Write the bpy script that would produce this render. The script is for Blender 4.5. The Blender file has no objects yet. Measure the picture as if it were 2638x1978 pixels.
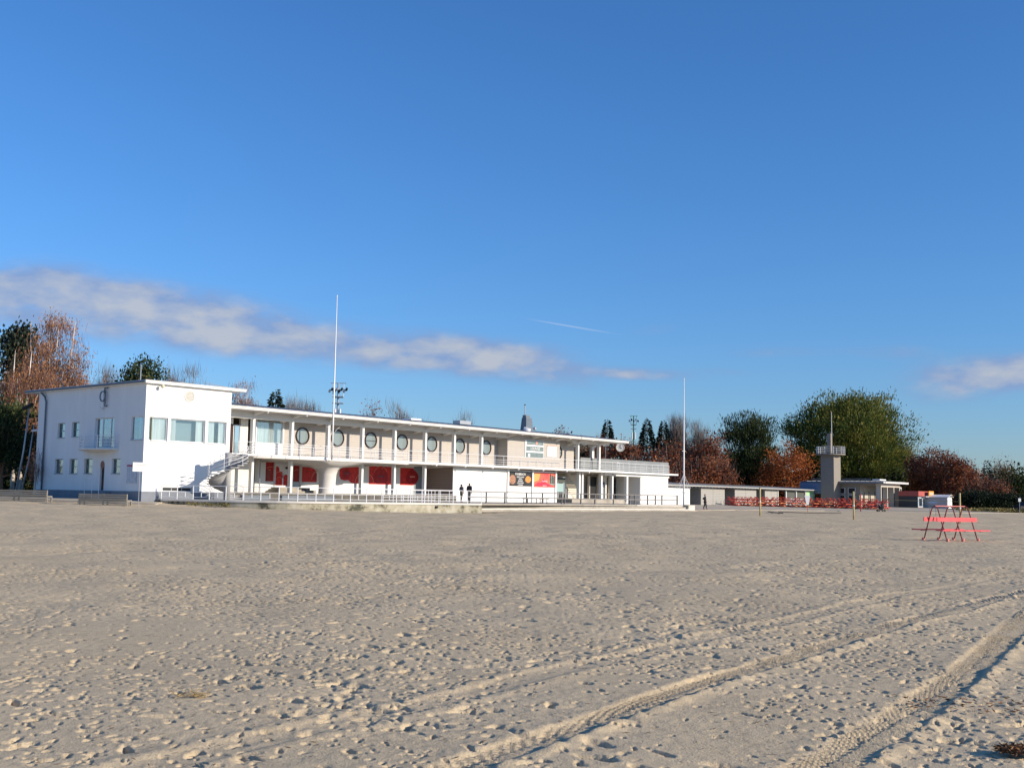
import bpy, bmesh, math, random
import numpy as np
from mathutils import Vector, Matrix
rad = math.radians
SC = bpy.context.scene
COL = SC.collection
random.seed(7)

# ------------------------------------------------------------------ camera
EYE = Vector((0, 0, 1.5))
PITCH = math.atan(287 / 2950.0)
ROLL = 0.017
cam_d = bpy.data.cameras.new('camera'); cam = bpy.data.objects.new('camera', cam_d); COL.objects.link(cam)
fw = Vector((0, math.cos(PITCH), math.sin(PITCH))); r0 = Vector((1, 0, 0)); u0 = r0.cross(fw)
rt = r0 * math.cos(ROLL) + u0 * math.sin(ROLL); up = u0 * math.cos(ROLL) - r0 * math.sin(ROLL)
m = Matrix((rt, up, -fw)).transposed().to_4x4(); m.translation = EYE
cam.matrix_world = m
cam_d.sensor_width = 36; cam_d.lens = 36 * 2950 / 2638.0
cam_d.clip_start = 0.1; cam_d.clip_end = 6000
SC.camera = cam

# ------------------------------------------------------------------ light
SUN_AZ = math.atan2(0.925, -0.379); SUN_EL = rad(19.5)
sd = bpy.data.lights.new('sun', 'SUN'); sd.energy = 5.0; sd.angle = rad(0.5); sd.color = (1.0, 0.87, 0.70)
sun = bpy.data.objects.new('sun', sd); COL.objects.link(sun)
tosun = Vector((math.sin(SUN_AZ) * math.cos(SUN_EL), math.cos(SUN_AZ) * math.cos(SUN_EL), math.sin(SUN_EL)))
sun.rotation_euler = tosun.to_track_quat('Z', 'Y').to_euler()
sun.location = (60, -20, 60)

SC.view_settings.view_transform = 'Standard'
SC.view_settings.look = 'None'
SC.view_settings.gamma = 1
SC.view_settings.use_curve_mapping = False
SC.view_settings.exposure = 0.12
SC.cycles.max_bounces = 5; SC.cycles.diffuse_bounces = 2; SC.cycles.glossy_bounces = 2
SC.cycles.transparent_max_bounces = 6; SC.cycles.transmission_bounces = 3

W = bpy.data.worlds.new('World'); SC.world = W; W.use_nodes = True
nt = W.node_tree; nt.nodes.clear()
def N(tree, typ, **kw):
    n = tree.nodes.new(typ)
    for k, v in kw.items():
        if k == 'inp':
            for a, b in v.items(): n.inputs[a].default_value = b
        else: setattr(n, k, v)
    return n
def mth(tree, op, a, b=None, c=None, clamp=False):
    n = tree.nodes.new('ShaderNodeMath'); n.operation = op; n.use_clamp = clamp
    for i, v in enumerate((a, b, c)):
        if v is None: continue
        if isinstance(v, (int, float)): n.inputs[i].default_value = v
        else: tree.links.new(v, n.inputs[i])
    return n.outputs[0]
sky = N(nt, 'ShaderNodeTexSky', sky_type='NISHITA', sun_disc=False, sun_elevation=SUN_EL, sun_rotation=SUN_AZ,
        altitude=0, air_density=1.0, dust_density=0.25, ozone_density=2.0)
hs = N(nt, 'ShaderNodeMix', data_type='RGBA', blend_type='MULTIPLY'); hs.inputs[0].default_value = 1
nt.links.new(sky.outputs[0], hs.inputs[6])
tc = N(nt, 'ShaderNodeTexCoord'); sx = N(nt, 'ShaderNodeSeparateXYZ'); nt.links.new(tc.outputs['Generated'], sx.inputs[0])
az = mth(nt, 'ARCTAN2', sx.outputs[0], sx.outputs[1]); el = mth(nt, 'ARCSINE', sx.outputs[2])
cmb = N(nt, 'ShaderNodeCombineXYZ'); nt.links.new(az, cmb.inputs[0]); nt.links.new(mth(nt, 'MULTIPLY', el, 2.3), cmb.inputs[1])
nz = N(nt, 'ShaderNodeTexNoise', inp={'Scale': 17.0, 'Detail': 9.0, 'Roughness': 0.6}); nt.links.new(cmb.outputs[0], nz.inputs['Vector'])
nz2 = N(nt, 'ShaderNodeTexNoise', inp={'Scale': 5.0, 'Detail': 4.0}); nt.links.new(cmb.outputs[0], nz2.inputs['Vector'])
hzf = mth(nt, 'EXPONENT', mth(nt, 'DIVIDE', mth(nt, 'MAXIMUM', el, 0.0), -.13))
tn = N(nt, 'ShaderNodeMix', data_type='RGBA'); tn.inputs[6].default_value = (.45, .93, 1.50, 1); tn.inputs[7].default_value = (.63, .76, 1.12, 1); nt.links.new(hzf, tn.inputs[0]); nt.links.new(tn.outputs[2], hs.inputs[7])
def gauss(a0, e0, wa, we, tilt=0.0, amp=1.0):
    da = mth(nt, 'SUBTRACT', az, a0)
    de = mth(nt, 'SUBTRACT', mth(nt, 'SUBTRACT', el, e0), mth(nt, 'MULTIPLY', da, tilt))
    q = mth(nt, 'ADD', mth(nt, 'POWER', mth(nt, 'ABSOLUTE', mth(nt, 'DIVIDE', da, wa)), 2.6), mth(nt, 'POWER', mth(nt, 'ABSOLUTE', mth(nt, 'DIVIDE', de, we)), 2.2))
    return mth(nt, 'MULTIPLY', mth(nt, 'EXPONENT', mth(nt, 'MULTIPLY', q, -1.0)), amp)
def ang(px, py):
    u = (px - 1319) / 2964.0; H = 1276 + 0.017 * (px - 1319)
    a = math.atan(u); return a, math.atan((H - py) / 2964.0 * math.cos(a))
clouds = [(330, 800, .12, .029, -.06, .95), (60, 760, .09, .026, -.02, .85), (640, 855, .075, .021, -.10, 1.2), (1080, 898, .075, .0165, -.10, 1.1), (1000, 925, .06, .012, -.05, .6),
          (1330, 925, .065, .018, -.09, 1.15), (1690, 845, .03, .007, .1, .4), (1690, 965, .05, .006, -.05, .5), (2010, 905, .045, .006, 0, .5),
          (2290, 905, .05, .007, 0, .5), (2590, 965, .075, .017, .08, 1.5), (1640, 962, .05, .006, -.03, .5), (1460, 985, .03, .006, -.1, .4), (1880, 955, .03, .004, -.1, .35)]
acc = None
for (px, py, wa, we, ti, am) in clouds:
    a, e = ang(px, py); g = gauss(a, e, wa, we, ti, am)
    acc = g if acc is None else mth(nt, 'ADD', acc, g)
# the same kind of low cloud bank continues round the rest of the horizon
band = mth(nt, 'MULTIPLY', mth(nt, 'EXPONENT', mth(nt, 'MULTIPLY', mth(nt, 'POWER', mth(nt, 'ABSOLUTE', mth(nt, 'DIVIDE', mth(nt, 'SUBTRACT', el, .13), .05)), 2.0), -1.0)),
           mth(nt, 'MULTIPLY', mth(nt, 'GREATER_THAN', mth(nt, 'ABSOLUTE', az), 0.62), mth(nt, 'MULTIPLY', mth(nt, 'SUBTRACT', nz2.outputs[0], .45, clamp=True), 5.0)))
acc = mth(nt, 'ADD', acc, band)
cf = mth(nt, 'MULTIPLY', acc, mth(nt, 'ADD', mth(nt, 'MULTIPLY', nz.outputs[0], 1.9), -0.15))
cl = N(nt, 'ShaderNodeMapRange', interpolation_type='SMOOTHSTEP', inp={1: .10, 2: 1.0, 3: 0.0, 4: .88}); nt.links.new(cf, cl.inputs[0])
# contrail
a1, e1 = ang(1393, 823); a2, e2 = ang(1550, 850)
tt = (e2 - e1) / (a2 - a1)
ctr = gauss((a1 + a2) / 2, (e1 + e2) / 2, .030, .0006, tt, .33)
nz3 = N(nt, 'ShaderNodeTexNoise', inp={'Scale': 26.0, 'Detail': 5.0}); nt.links.new(cmb.outputs[0], nz3.inputs['Vector'])
crp = N(nt, 'ShaderNodeValToRGB'); crp.color_ramp.elements[0].position = .42; crp.color_ramp.elements[1].position = .66
crp.color_ramp.elements[0].color = (2.2, 3.15, 5.3, 1); crp.color_ramp.elements[1].color = (4.5, 4.7, 5.2, 1)
nt.links.new(mth(nt, 'ADD', mth(nt, 'MULTIPLY', nz3.outputs[0], .62), mth(nt, 'MULTIPLY', cf, .22)), crp.inputs[0])
mx = N(nt, 'ShaderNodeMix', data_type='RGBA'); nt.links.new(cl.outputs[0], mx.inputs[0]); nt.links.new(hs.outputs[2], mx.inputs[6]); nt.links.new(crp.outputs[0], mx.inputs[7])
mx2 = N(nt, 'ShaderNodeMix', data_type='RGBA'); mx2.inputs[7].default_value = (6.0, 6.4, 7.6, 1)
nt.links.new(ctr, mx2.inputs[0]); nt.links.new(mx.outputs[2], mx2.inputs[6])
bg = N(nt, 'ShaderNodeBackground', inp={'Strength': 0.105}); nt.links.new(mx2.outputs[2], bg.inputs[0])
wo = N(nt, 'ShaderNodeOutputWorld'); nt.links.new(bg.outputs[0], wo.inputs[0])

# ------------------------------------------------------------------ building frame: x along the facade, y into the building, z up
ANG = rad(49.5)
OX, OY = -21.70, 96.39
DX, DY = math.cos(ANG), math.sin(ANG)
def L(s, y, z=0.0): return Vector((OX + DX * s - DY * y, OY + DY * s + DX * y, z))
def at(px, Y, z=0.0): return Vector(((px - 1319) / 2964.0 * Y, Y, z))

# ------------------------------------------------------------------ materials
def mat(name, col, rough=.8, var=.0, vscale=3.0, bump=.0, bscale=20.0, spec=.3, metal=0.0, col2=None, coord='Object', stretch=(1, 1, 1)):
    M = bpy.data.materials.new(name); M.use_nodes = True; t = M.node_tree; b = t.nodes['Principled BSDF']
    b.inputs['Roughness'].default_value = rough; b.inputs['Specular IOR Level'].default_value = spec; b.inputs['Metallic'].default_value = metal
    b.inputs['Base Color'].default_value = (*col, 1)
    if var or bump:
        c = N(t, 'ShaderNodeTexCoord'); mp = N(t, 'ShaderNodeMapping'); mp.inputs['Scale'].default_value = stretch; t.links.new(c.outputs[coord], mp.inputs[0])
    if var:
        n = N(t, 'ShaderNodeTexNoise', inp={'Scale': vscale, 'Detail': 5.0, 'Roughness': .6}); t.links.new(mp.outputs[0], n.inputs['Vector'])
        r = N(t, 'ShaderNodeValToRGB'); r.color_ramp.elements[0].position = .3; r.color_ramp.elements[1].position = .7
        lo = col2 if col2 else tuple(x * (1 - var) for x in col); hi = col if col2 else tuple(min(1, x * (1 + var)) for x in col)
        r.color_ramp.elements[0].color = (*lo, 1); r.color_ramp.elements[1].color = (*hi, 1)
        t.links.new(n.outputs[0], r.inputs[0]); t.links.new(r.outputs[0], b.inputs['Base Color'])
    if bump:
        n = N(t, 'ShaderNodeTexNoise', inp={'Scale': bscale, 'Detail': 4.0}); t.links.new(mp.outputs[0], n.inputs['Vector'])
        bp = N(t, 'ShaderNodeBump', inp={'Strength': bump, 'Distance': .02}); t.links.new(n.outputs[0], bp.inputs['Height']); t.links.new(bp.outputs[0], b.inputs['Normal'])
    return M
def leafmat(name, cols, transl=.25, rough=.6):
    M = bpy.data.materials.new(name); M.use_nodes = True; t = M.node_tree; b = t.nodes['Principled BSDF']
    g = N(t, 'ShaderNodeNewGeometry'); c = N(t, 'ShaderNodeTexCoord')
    n = N(t, 'ShaderNodeTexNoise', inp={'Scale': .35, 'Detail': 3.0}); t.links.new(c.outputs['Object'], n.inputs['Vector'])
    s = mth(t, 'ADD', mth(t, 'MULTIPLY', g.outputs['Random Per Island'], .5), mth(t, 'SUBTRACT', mth(t, 'MULTIPLY', n.outputs[0], 1.5), .5), clamp=True)
    r = N(t, 'ShaderNodeValToRGB'); e = r.color_ramp.elements
    while len(e) < len(cols): e.new(.5)
    for i, cc in enumerate(cols): e[i].position = i / (len(cols) - 1) * .8 + .1; e[i].color = (*cc, 1)
    t.links.new(s, r.inputs[0]); t.links.new(r.outputs[0], b.inputs['Base Color'])
    b.inputs['Roughness'].default_value = rough; b.inputs['Specular IOR Level'].default_value = .2
    tr = N(t, 'ShaderNodeBsdfTranslucent'); t.links.new(r.outputs[0], tr.inputs[0])
    ms = N(t, 'ShaderNodeMixShader', inp={0: transl}); t.links.new(b.outputs[0], ms.inputs[1]); t.links.new(tr.outputs[0], ms.inputs[2])
    t.links.new(ms.outputs[0], t.nodes['Material Output'].inputs[0]); return M
def lined(name, col, col2, scale, width=.12, bump=.5, axis=2, coord='Object'):
    """horizontal courses: brick / board joints as narrow darker lines with relief"""
    M = mat(name, col, .85, .0); t = M.node_tree; b = t.nodes['Principled BSDF']
    c = N(t, 'ShaderNodeTexCoord'); s = N(t, 'ShaderNodeSeparateXYZ'); t.links.new(c.outputs[coord], s.inputs[0])
    f = mth(t, 'FRACT', mth(t, 'MULTIPLY', s.outputs[axis], scale)); g = mth(t, 'LESS_THAN', f, width)
    n = N(t, 'ShaderNodeTexNoise', inp={'Scale': 2.2, 'Detail': 6.0}); t.links.new(c.outputs[coord], n.inputs['Vector'])
    rw = N(t, 'ShaderNodeTexWhiteNoise', noise_dimensions='1D'); t.links.new(mth(t, 'FLOOR', mth(t, 'MULTIPLY', s.outputs[axis], scale)), rw.inputs['W'])
    f1 = mth(t, 'MULTIPLY', mth(t, 'ADD', mth(t, 'MULTIPLY', n.outputs[0], .5), mth(t, 'MULTIPLY', rw.outputs[0], .22)), 1.0)
    x = N(t, 'ShaderNodeMix', data_type='RGBA'); x.inputs[6].default_value = (*[v * .86 for v in col], 1); x.inputs[7].default_value = (*[min(1, v * 1.12) for v in col], 1)
    t.links.new(f1, x.inputs[0])
    y = N(t, 'ShaderNodeMix', data_type='RGBA'); y.inputs[7].default_value = (*col2, 1); t.links.new(x.outputs[2], y.inputs[6]); t.links.new(g, y.inputs[0])
    t.links.new(y.outputs[2], b.inputs['Base Color'])
    bp = N(t, 'ShaderNodeBump', inp={'Strength': bump, 'Distance': .01}); bp.invert = True; t.links.new(g, bp.inputs['Height']); t.links.new(bp.outputs[0], b.inputs['Normal'])
    return M
def glassmat(name, tint=(.75, .9, .92), refl=.35):
    M = bpy.data.materials.new(name); M.use_nodes = True; t = M.node_tree; t.nodes.remove(t.nodes['Principled BSDF'])
    a = N(t, 'ShaderNodeBsdfTransparent', inp={'Color': (*tint, 1)}); g = N(t, 'ShaderNodeBsdfGlossy', inp={'Roughness': .02, 'Color': (.9, .95, 1, 1)})
    lw = N(t, 'ShaderNodeLayerWeight', inp={'Blend': .35}); k = mth(t, 'ADD', mth(t, 'MULTIPLY', lw.outputs['Fresnel'], .6), refl, clamp=True)
    ms = N(t, 'ShaderNodeMixShader'); t.links.new(k, ms.inputs[0]); t.links.new(a.outputs[0], ms.inputs[1]); t.links.new(g.outputs[0], ms.inputs[2])
    t.links.new(ms.outputs[0], t.nodes['Material Output'].inputs[0]); return M

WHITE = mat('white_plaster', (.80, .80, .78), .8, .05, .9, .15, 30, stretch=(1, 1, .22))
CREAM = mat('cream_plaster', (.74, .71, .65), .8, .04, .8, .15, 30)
WMETAL = mat('white_metal', (.78, .78, .78), .35, .0, spec=.5)
CONCR = mat('white_concrete', (.68, .65, .60), .85, .06, 1.5, .2, 25)
PLINTH = mat('grey_plinth', (.20, .22, .25), .8, .12, 1.5, .2, 30)
BRICK = lined('beige_brick', (.53, .49, .445), (.40, .365, .33), 5.0, .16)
BRICK_SHADED = lined('shaded_brick', (.33, .26, .22), (.20, .15, .12), 5.0, .15)  # darker copy of the beige brick, shade put into its colour
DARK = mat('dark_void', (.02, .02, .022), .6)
BLACKF = mat('black_frame', (.035, .015, .015), .4)
GLASS = glassmat('window_glass', (.94, .96, .96), .08); GLASSR = glassmat('mirror_glass', (.5, .6, .65), .55)
CURT = mat('pale_curtain', (.74, .80, .79), .9, .25, 5, stretch=(1.5, 1.5, .05))
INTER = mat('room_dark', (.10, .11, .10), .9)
ROOFM = mat('roof_metal', (.62, .62, .61), .75, .12, 2.0, spec=.15)
ROOFD = mat('dark_roof_edge', (.16, .18, .20), .5, .1)
SEAM = mat('roof_seam_metal', (.30, .31, .32), .7)
PIPE = mat('grey_pipe', (.13, .16, .20), .5)
RED = mat('red_print', (.52, .03, .035), .5, .5, 3.0, col2=(.28, .01, .012)); REDB = mat('bright_red_print', (.62, .035, .03), .5, .3, 4.0)
PINKL = mat('pale_red_line', (.78, .35, .28), .6)
WOODG = mat('weathered_wood', (.27, .25, .21), .85, .3, 2.0, .3, 30, stretch=(.3, .3, 6))
WOODR = mat('rail_wood', (.20, .19, .18), .8, .2, 3.0)
STEEL = mat('galvanised_steel', (.38, .40, .42), .4, .1, spec=.5, metal=.4)
def _pav():
    M = mat('terrace_concrete', (.38, .345, .29), 1, .25, .8, .3, 20, spec=.05); return M
PAVE = _pav()
RETAIN = mat('stained_retaining_concrete', (.40, .37, .29), .9, .0, 1.1, .5, 12, col2=(.10, .10, .07))
def _ret():
    t = RETAIN.node_tree; b = t.nodes['Principled BSDF']; c = N(t, 'ShaderNodeTexCoord')
    n = N(t, 'ShaderNodeTexNoise', inp={'Scale': .9, 'Detail': 7.0, 'Roughness': .65}); t.links.new(c.outputs['Object'], n.inputs['Vector'])
    r = N(t, 'ShaderNodeValToRGB'); e = r.color_ramp.elements; e.new(.5)
    for i, (p, q) in enumerate(((.38, (.09, .09, .065)), (.47, (.36, .33, .24)), (.62, (.50, .47, .38)))): e[i].position = p; e[i].color = (*q, 1)
    t.links.new(n.outputs[0], r.inputs[0]); t.links.new(r.outputs[0], b.inputs['Base Color'])
_ret()

# ------------------------------------------------------------------ mesh helpers
class MB:
    def __init__(s): s.v = []; s.f = []
    def add(s, vs, fs):
        k = len(s.v); s.v += [tuple(v) for v in vs]; s.f += [tuple(i + k for i in f) for f in fs]; return s
    def box(s, x0, x1, y0, y1, z0, z1):
        return s.add([(x0, y0, z0), (x1, y0, z0), (x1, y1, z0), (x0, y1, z0), (x0, y0, z1), (x1, y0, z1), (x1, y1, z1), (x0, y1, z1)],
                     [(0, 3, 2, 1), (4, 5, 6, 7), (0, 1, 5, 4), (1, 2, 6, 5), (2, 3, 7, 6), (3, 0, 4, 7)])
    def tube(s, pts, r, n=6, caps=True):
        pts = [Vector(p) for p in pts]; rs = r if isinstance(r, (list, tuple)) else [r] * len(pts); vs = []; fs = []
        for i, p in enumerate(pts):
            d = (pts[min(i + 1, len(pts) - 1)] - pts[max(i - 1, 0)]).normalized()
            a = d.cross(Vector((0, 0, 1)) if abs(d.z) < .9 else Vector((1, 0, 0))).normalized(); b = d.cross(a)
            for k in range(n):
                t = 2 * math.pi * k / n; vs.append(p + (a * math.cos(t) + b * math.sin(t)) * rs[i])
        for i in range(len(pts) - 1):
            for k in range(n): fs.append((i * n + k, i * n + (k + 1) % n, (i + 1) * n + (k + 1) % n, (i + 1) * n + k))
        if caps: fs.append(tuple(range(n))[::-1]); fs.append(tuple(range((len(pts) - 1) * n, len(pts) * n)))
        return s.add(vs, fs)
    def prism(s, poly, z0, z1):
        """poly: list of (x, y) counter-clockwise; z0/z1 numbers or lists"""
        n = len(poly); a = z0 if isinstance(z0, list) else [z0] * n; b = z1 if isinstance(z1, list) else [z1] * n
        return s.add([(p[0], p[1], a[i]) for i, p in enumerate(poly)] + [(p[0], p[1], b[i]) for i, p in enumerate(poly)],
                     [tuple(range(n))[::-1], tuple(range(n, 2 * n))] + [(i, (i + 1) % n, n + (i + 1) % n, n + i) for i in range(n)])
    def disc(s, c, nrm, r, th, n=28, rx=1.0):
        nrm = Vector(nrm).normalized(); a = nrm.cross(Vector((0, 0, 1))).normalized() if abs(nrm.z) < .9 else Vector((1, 0, 0)); b = a.cross(nrm) ; c = Vector(c); vs = []
        for o in (0, th):
            for k in range(n): t = 2 * math.pi * k / n; vs.append(c + nrm * o + a * math.cos(t) * r * rx + b * math.sin(t) * r)
        return s.add(vs, [tuple(range(n)), tuple(range(n, 2 * n))[::-1]] + [(k, n + k, n + (k + 1) % n, (k + 1) % n) for k in range(n)])
    def ring(s, c, nrm, r0, r1, th, n=32):
        nrm = Vector(nrm).normalized(); a = nrm.cross(Vector((0, 0, 1))).normalized() if abs(nrm.z) < .9 else Vector((1, 0, 0)); b = a.cross(nrm); c = Vector(c); vs = []
        for (r, o) in ((r0, 0), (r1, 0), (r1, th), (r0, th)):
            for k in range(n): t = 2 * math.pi * k / n; vs.append(c + nrm * o + (a * math.cos(t) + b * math.sin(t)) * r)
        fs = []
        for j in range(4):
            for k in range(n): fs.append((j * n + k, j * n + (k + 1) % n, ((j + 1) % 4) * n + (k + 1) % n, ((j + 1) % 4) * n + k))
        return s.add(vs, fs)
    def mesh(s, name, m, smooth=False):
        me = bpy.data.meshes.new(name); me.from_pydata(s.v, [], s.f); me.materials.append(m)
        bm = bmesh.new(); bm.from_mesh(me); bmesh.ops.recalc_face_normals(bm, faces=bm.faces); bm.to_mesh(me); bm.free()
        if smooth: me.polygons.foreach_set('use_smooth', [True] * len(me.polygons))
        return me
    def build(s, name, m, parent=None, smooth=False, kind=None, label=None):
        return link(name, s.mesh(name, m, smooth), parent, kind=kind, label=label)
CH = {}
def link(name, me, parent=None, loc=None, rot=None, kind=None, label=None):
    o = bpy.data.objects.new(name, me); COL.objects.link(o)
    if parent: o.parent = parent; CH.setdefault(parent.name, []).append(o)
    if loc is not None: o.location = loc
    if rot is not None: o.rotation_euler = rot
    if kind: o['kind'] = kind
    if label: o['label'] = label
    return o
def tag(o, label, cat, group=None):
    o['label'] = label; o['category'] = cat
    if group: o['group'] = group
    return o
def thing(name, label, cat, loc=(0, 0, 0), rz=ANG, group=None):
    o = bpy.data.objects.new(name, None); COL.objects.link(o); o.location = loc; o.rotation_euler = (0, 0, rz); o.empty_display_size = .3
    return tag(o, label, cat, group)
def copy_tree(o, loc=None, rz=None, label=None, parent=None):
    c = o.copy(); COL.objects.link(c)
    if parent: c.parent = parent; CH.setdefault(parent.name, []).append(c)
    for ch in CH.get(o.name, []): copy_tree(ch, parent=c)
    if loc is not None: c.location = loc
    if rz is not None: c.rotation_euler = (0, 0, rz)
    if label: c['label'] = label
    return c
def box(name, m, parent, *b, **k): return MB().box(*b).build(name, m, parent, **k)
# ------------------------------------------------------------------ ground
BND = [(-60, 34, .62), (-34.3, 21, .62), (-18.2, 4.6, .60), (-14.5, -2.8, .50), (-12.7, -5.8, .42), (-10.6, -3.4, .52), (-9.8, -5, .36), (-8.9, -7, .27), (-7.6, -9.5, .22), (-5.7, -12, .20),
       (-2.7, -13.5, .13), (.9, -14.5, .05), (6, -15.3, .0), (10.6, -16.6, .04), (15, -16.2, .17), (43, -16.2, .19), (47, -15, .24), (58, -13, .26), (74, -16.4, .26), (82.4, -26.3, .25), (95.7, -29.4, .25), (140, -40, .3), (330, -60, .4)]
BS = np.array([b[0] for b in BND]); BY = np.array([b[1] for b in BND]); BZ = np.array([b[2] for b in BND])
def to_local(x, y):
    dx = x - OX; dy = y - OY; return dx * DX + dy * DY, -dx * DY + dy * DX
CP = []
for (s, y, z) in BND[1:-2]:
    p = L(s, y); CP.append((p.x, p.y, z))
CP += [(x, y, 0.0) for x in (-40, -25, -10, 0, 10, 25, 45) for y in (8, 25, 45)] + [(17, 46, 0), (-29, 81, .32), (-35, 83.5, .46), (-25.5, 79, .27), (18.6, 85, .27), (24, 80, .2), (31.4, 80, .1), (45, 70, .05), (60, 120, .2)]
def base_z(x, y):
    num = np.zeros_like(x); den = np.zeros_like(x)
    for (a, b, z) in CP:
        w = 1.0 / (((x - a) ** 2 + (y - b) ** 2) + 2.0) ** 1.6; num += w * z; den += w
    return num / den
def _h(ix, iy, seed):
    v = (ix * 374761393 + iy * 668265263 + seed * 974711) & 0xffffffff
    v = ((v ^ (v >> 13)) * 1274126177) & 0xffffffff
    return (v ^ (v >> 16)) & 0xffffffff
def noise2(x, y, f, seed):
    x = x * f; y = y * f; ix = np.floor(x).astype(np.int64); iy = np.floor(y).astype(np.int64); fx = x - ix; fy = y - iy
    ux = fx * fx * fx * (fx * (fx * 6 - 15) + 10); uy = fy * fy * fy * (fy * (fy * 6 - 15) + 10)
    def g(a, b, px, py):
        t = _h(a, b, seed).astype(np.float64) * (2 * math.pi / 4294967296.0); return np.cos(t) * px + np.sin(t) * py
    n00 = g(ix, iy, fx, fy); n10 = g(ix + 1, iy, fx - 1, fy); n01 = g(ix, iy + 1, fx, fy - 1); n11 = g(ix + 1, iy + 1, fx - 1, fy - 1)
    return ((n00 * (1 - ux) + n10 * ux) * (1 - uy) + (n01 * (1 - ux) + n11 * ux) * uy) * 1.5
def spline(pts):
    ys = np.array([p[1] for p in pts]); xs = np.array([p[0] for p in pts]); return np.polyfit(ys, xs, 3)
TA = [(-.9, 5.6), (-.23, 6.49), (.42, 7.24), (1.52, 9.48), (2.68, 11.17), (4.38, 13.69), (6.92, 17.32), (8.78, 19.74), (20, 34)]
TB = [(1.2, 5.9), (1.77, 6.63), (2.24, 7.39), (3.14, 8.76), (4.41, 11.06), (6.82, 15.36), (12.5, 24)]
TC = [(-2.6, 5.6), (-.56, 8.31), (.05, 9.3), (3.07, 14.22), (8, 21), (18, 33)]
def build_sand():
    rows = [4.6]
    while rows[-1] < 172: rows.append(rows[-1] + .0135 + 0.0027 * max(0, rows[-1] - 5))
    R = np.array(rows); nc = 820; A = np.linspace(rad(-27.5), rad(27.5), nc); nr = len(R)
    x = (R[:, None] * np.sin(A)[None, :]); y = (R[:, None] * np.cos(A)[None, :])
    z = base_z(x, y)
    near = np.clip((60 - y) / 50, 0, 1)
    dens = np.clip(noise2(x, y, .22, 11) * 1.3 + .55, 0.12, 1.0)
    dens = np.where(y < 12, np.clip(dens, .0, .8), dens)
    h = noise2(x, y, .35, 1) * .035 + noise2(x, y, 1.1, 2) * .011 * (.5 + dens)
    n3 = noise2(x, y, 2.6, 3); n4 = noise2(x, y, 5.5, 4)
    h += (np.abs(n3) * -.009 + .003) * dens - np.abs(n4) * .008 * dens - np.abs(noise2(x, y, 9.0, 8)) * .006 * dens
    h *= 1 + .9 * np.clip((y - 9) / 14, 0, 1)
    h += noise2(x, y, 15, 5) * .003 * dens + noise2(x, y, 30, 6) * .0016 * dens
    # smooth wind-laid patches between the trodden ones
    # footprints
    rng = np.random.RandomState(5)
    def splat(cx, cy, yaw, ln, wd, dp, sharp):
        r = math.hypot(cx, cy); a = math.atan2(cx, cy); q = ln * 1.7
        i0, i1 = np.searchsorted(R, (r - q, r + q)); j0, j1 = np.searchsorted(A, (a - q / r, a + q / r))
        if i1 - i0 < 1 or j1 - j0 < 1: return
        X = x[i0:i1, j0:j1] - cx + wx[i0:i1, j0:j1]; Y = y[i0:i1, j0:j1] - cy + wy[i0:i1, j0:j1]; c, s = math.cos(yaw), math.sin(yaw)
        u = (X * c + Y * s) / ln; v = (-X * s + Y * c) / wd; d = np.sqrt(u * u + v * v)
        pit = -dp / (1 + np.exp((d - .75) * sharp)) * (1 + .5 * u)
        rim = dp * .05 * np.exp(-((d - 1.25) / .32) ** 2) * (1 + .7 * u)
        h[i0:i1, j0:j1] += pit + rim
    def dens_at(a_, b_):
        return min(1.0, max(.15, .55 + .5 * math.sin(a_ * .9 + 1.7 * math.sin(b_ * .31)) * math.sin(b_ * .53 + 1.3 * math.sin(a_ * .4)) + .2 * math.sin(a_ * 2.3 + b_ * 1.1)))
    wx = noise2(x, y, 9.0, 31) * .030 + noise2(x, y, 24.0, 33) * .012; wy = noise2(x, y, 9.0, 32) * .030 + noise2(x, y, 24.0, 34) * .012
    for k in range(88000):
        r = 5 + 65 * rng.rand() ** .85; a = rng.uniform(A[0], A[-1]); cx, cy = r * math.sin(a), r * math.cos(a)
        big = rng.rand()
        if dens_at(cx, cy) < rng.rand() * .9: continue
        if big < .07: splat(cx, cy, rng.uniform(0, 6.28), rng.uniform(.07, .11), rng.uniform(.03, .045), rng.uniform(.03, .055), 12)
        else: splat(cx, cy, rng.uniform(0, 6.28), rng.uniform(.020, .048), rng.uniform(.015, .028), rng.uniform(.010, .042), 9)
    # walked lines of prints
    for k in range(60):
        r = rng.uniform(6, 45); a = rng.uniform(A[0], A[-1]); cx, cy = r * math.sin(a), r * math.cos(a); yaw = rng.uniform(0, 6.28)
        for t in range(rng.randint(8, 26)):
            yaw += rng.normal() * .06; cx += math.cos(yaw) * .68; cy += math.sin(yaw) * .68; sgn = .09 if t % 2 else -.09
            if math.hypot(cx, cy) < 5: break
            splat(cx - math.sin(yaw) * sgn, cy + math.cos(yaw) * sgn, yaw, .15, .062, rng.uniform(.02, .038), 10)
    # tyre tracks
    for (pts, wd, dp, lug, ymax) in ((TC, .16, .009, 0, 30), (TA, .14, .012, .015, 60), (TB, .155, .014, .017, 60)):
        P = spline(pts); dP = np.polyder(P); yy = np.clip(y, 4, ymax)
        fx = np.polyval(P, yy); sl = np.polyval(dP, yy); cs = 1 / np.sqrt(1 + sl * sl); d = (x - fx) * cs; arc = yy / cs + 0 * d
        arc = yy * np.sqrt(1 + sl * sl) + d * sl * cs * .0
        d = d + noise2(x, y, 6.5, 42) * .010 + noise2(x, y, 1.1, 43) * .02
        m = (y < ymax - 1) & (np.abs(d) < wd * 3.2)
        fade = np.clip((ymax - y) / 15, 0, 1)
        inn = 1 / (1 + np.exp((np.abs(d) - wd) / .012))
        wob = 1 + .35 * noise2(x, y, .9, 21)
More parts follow.
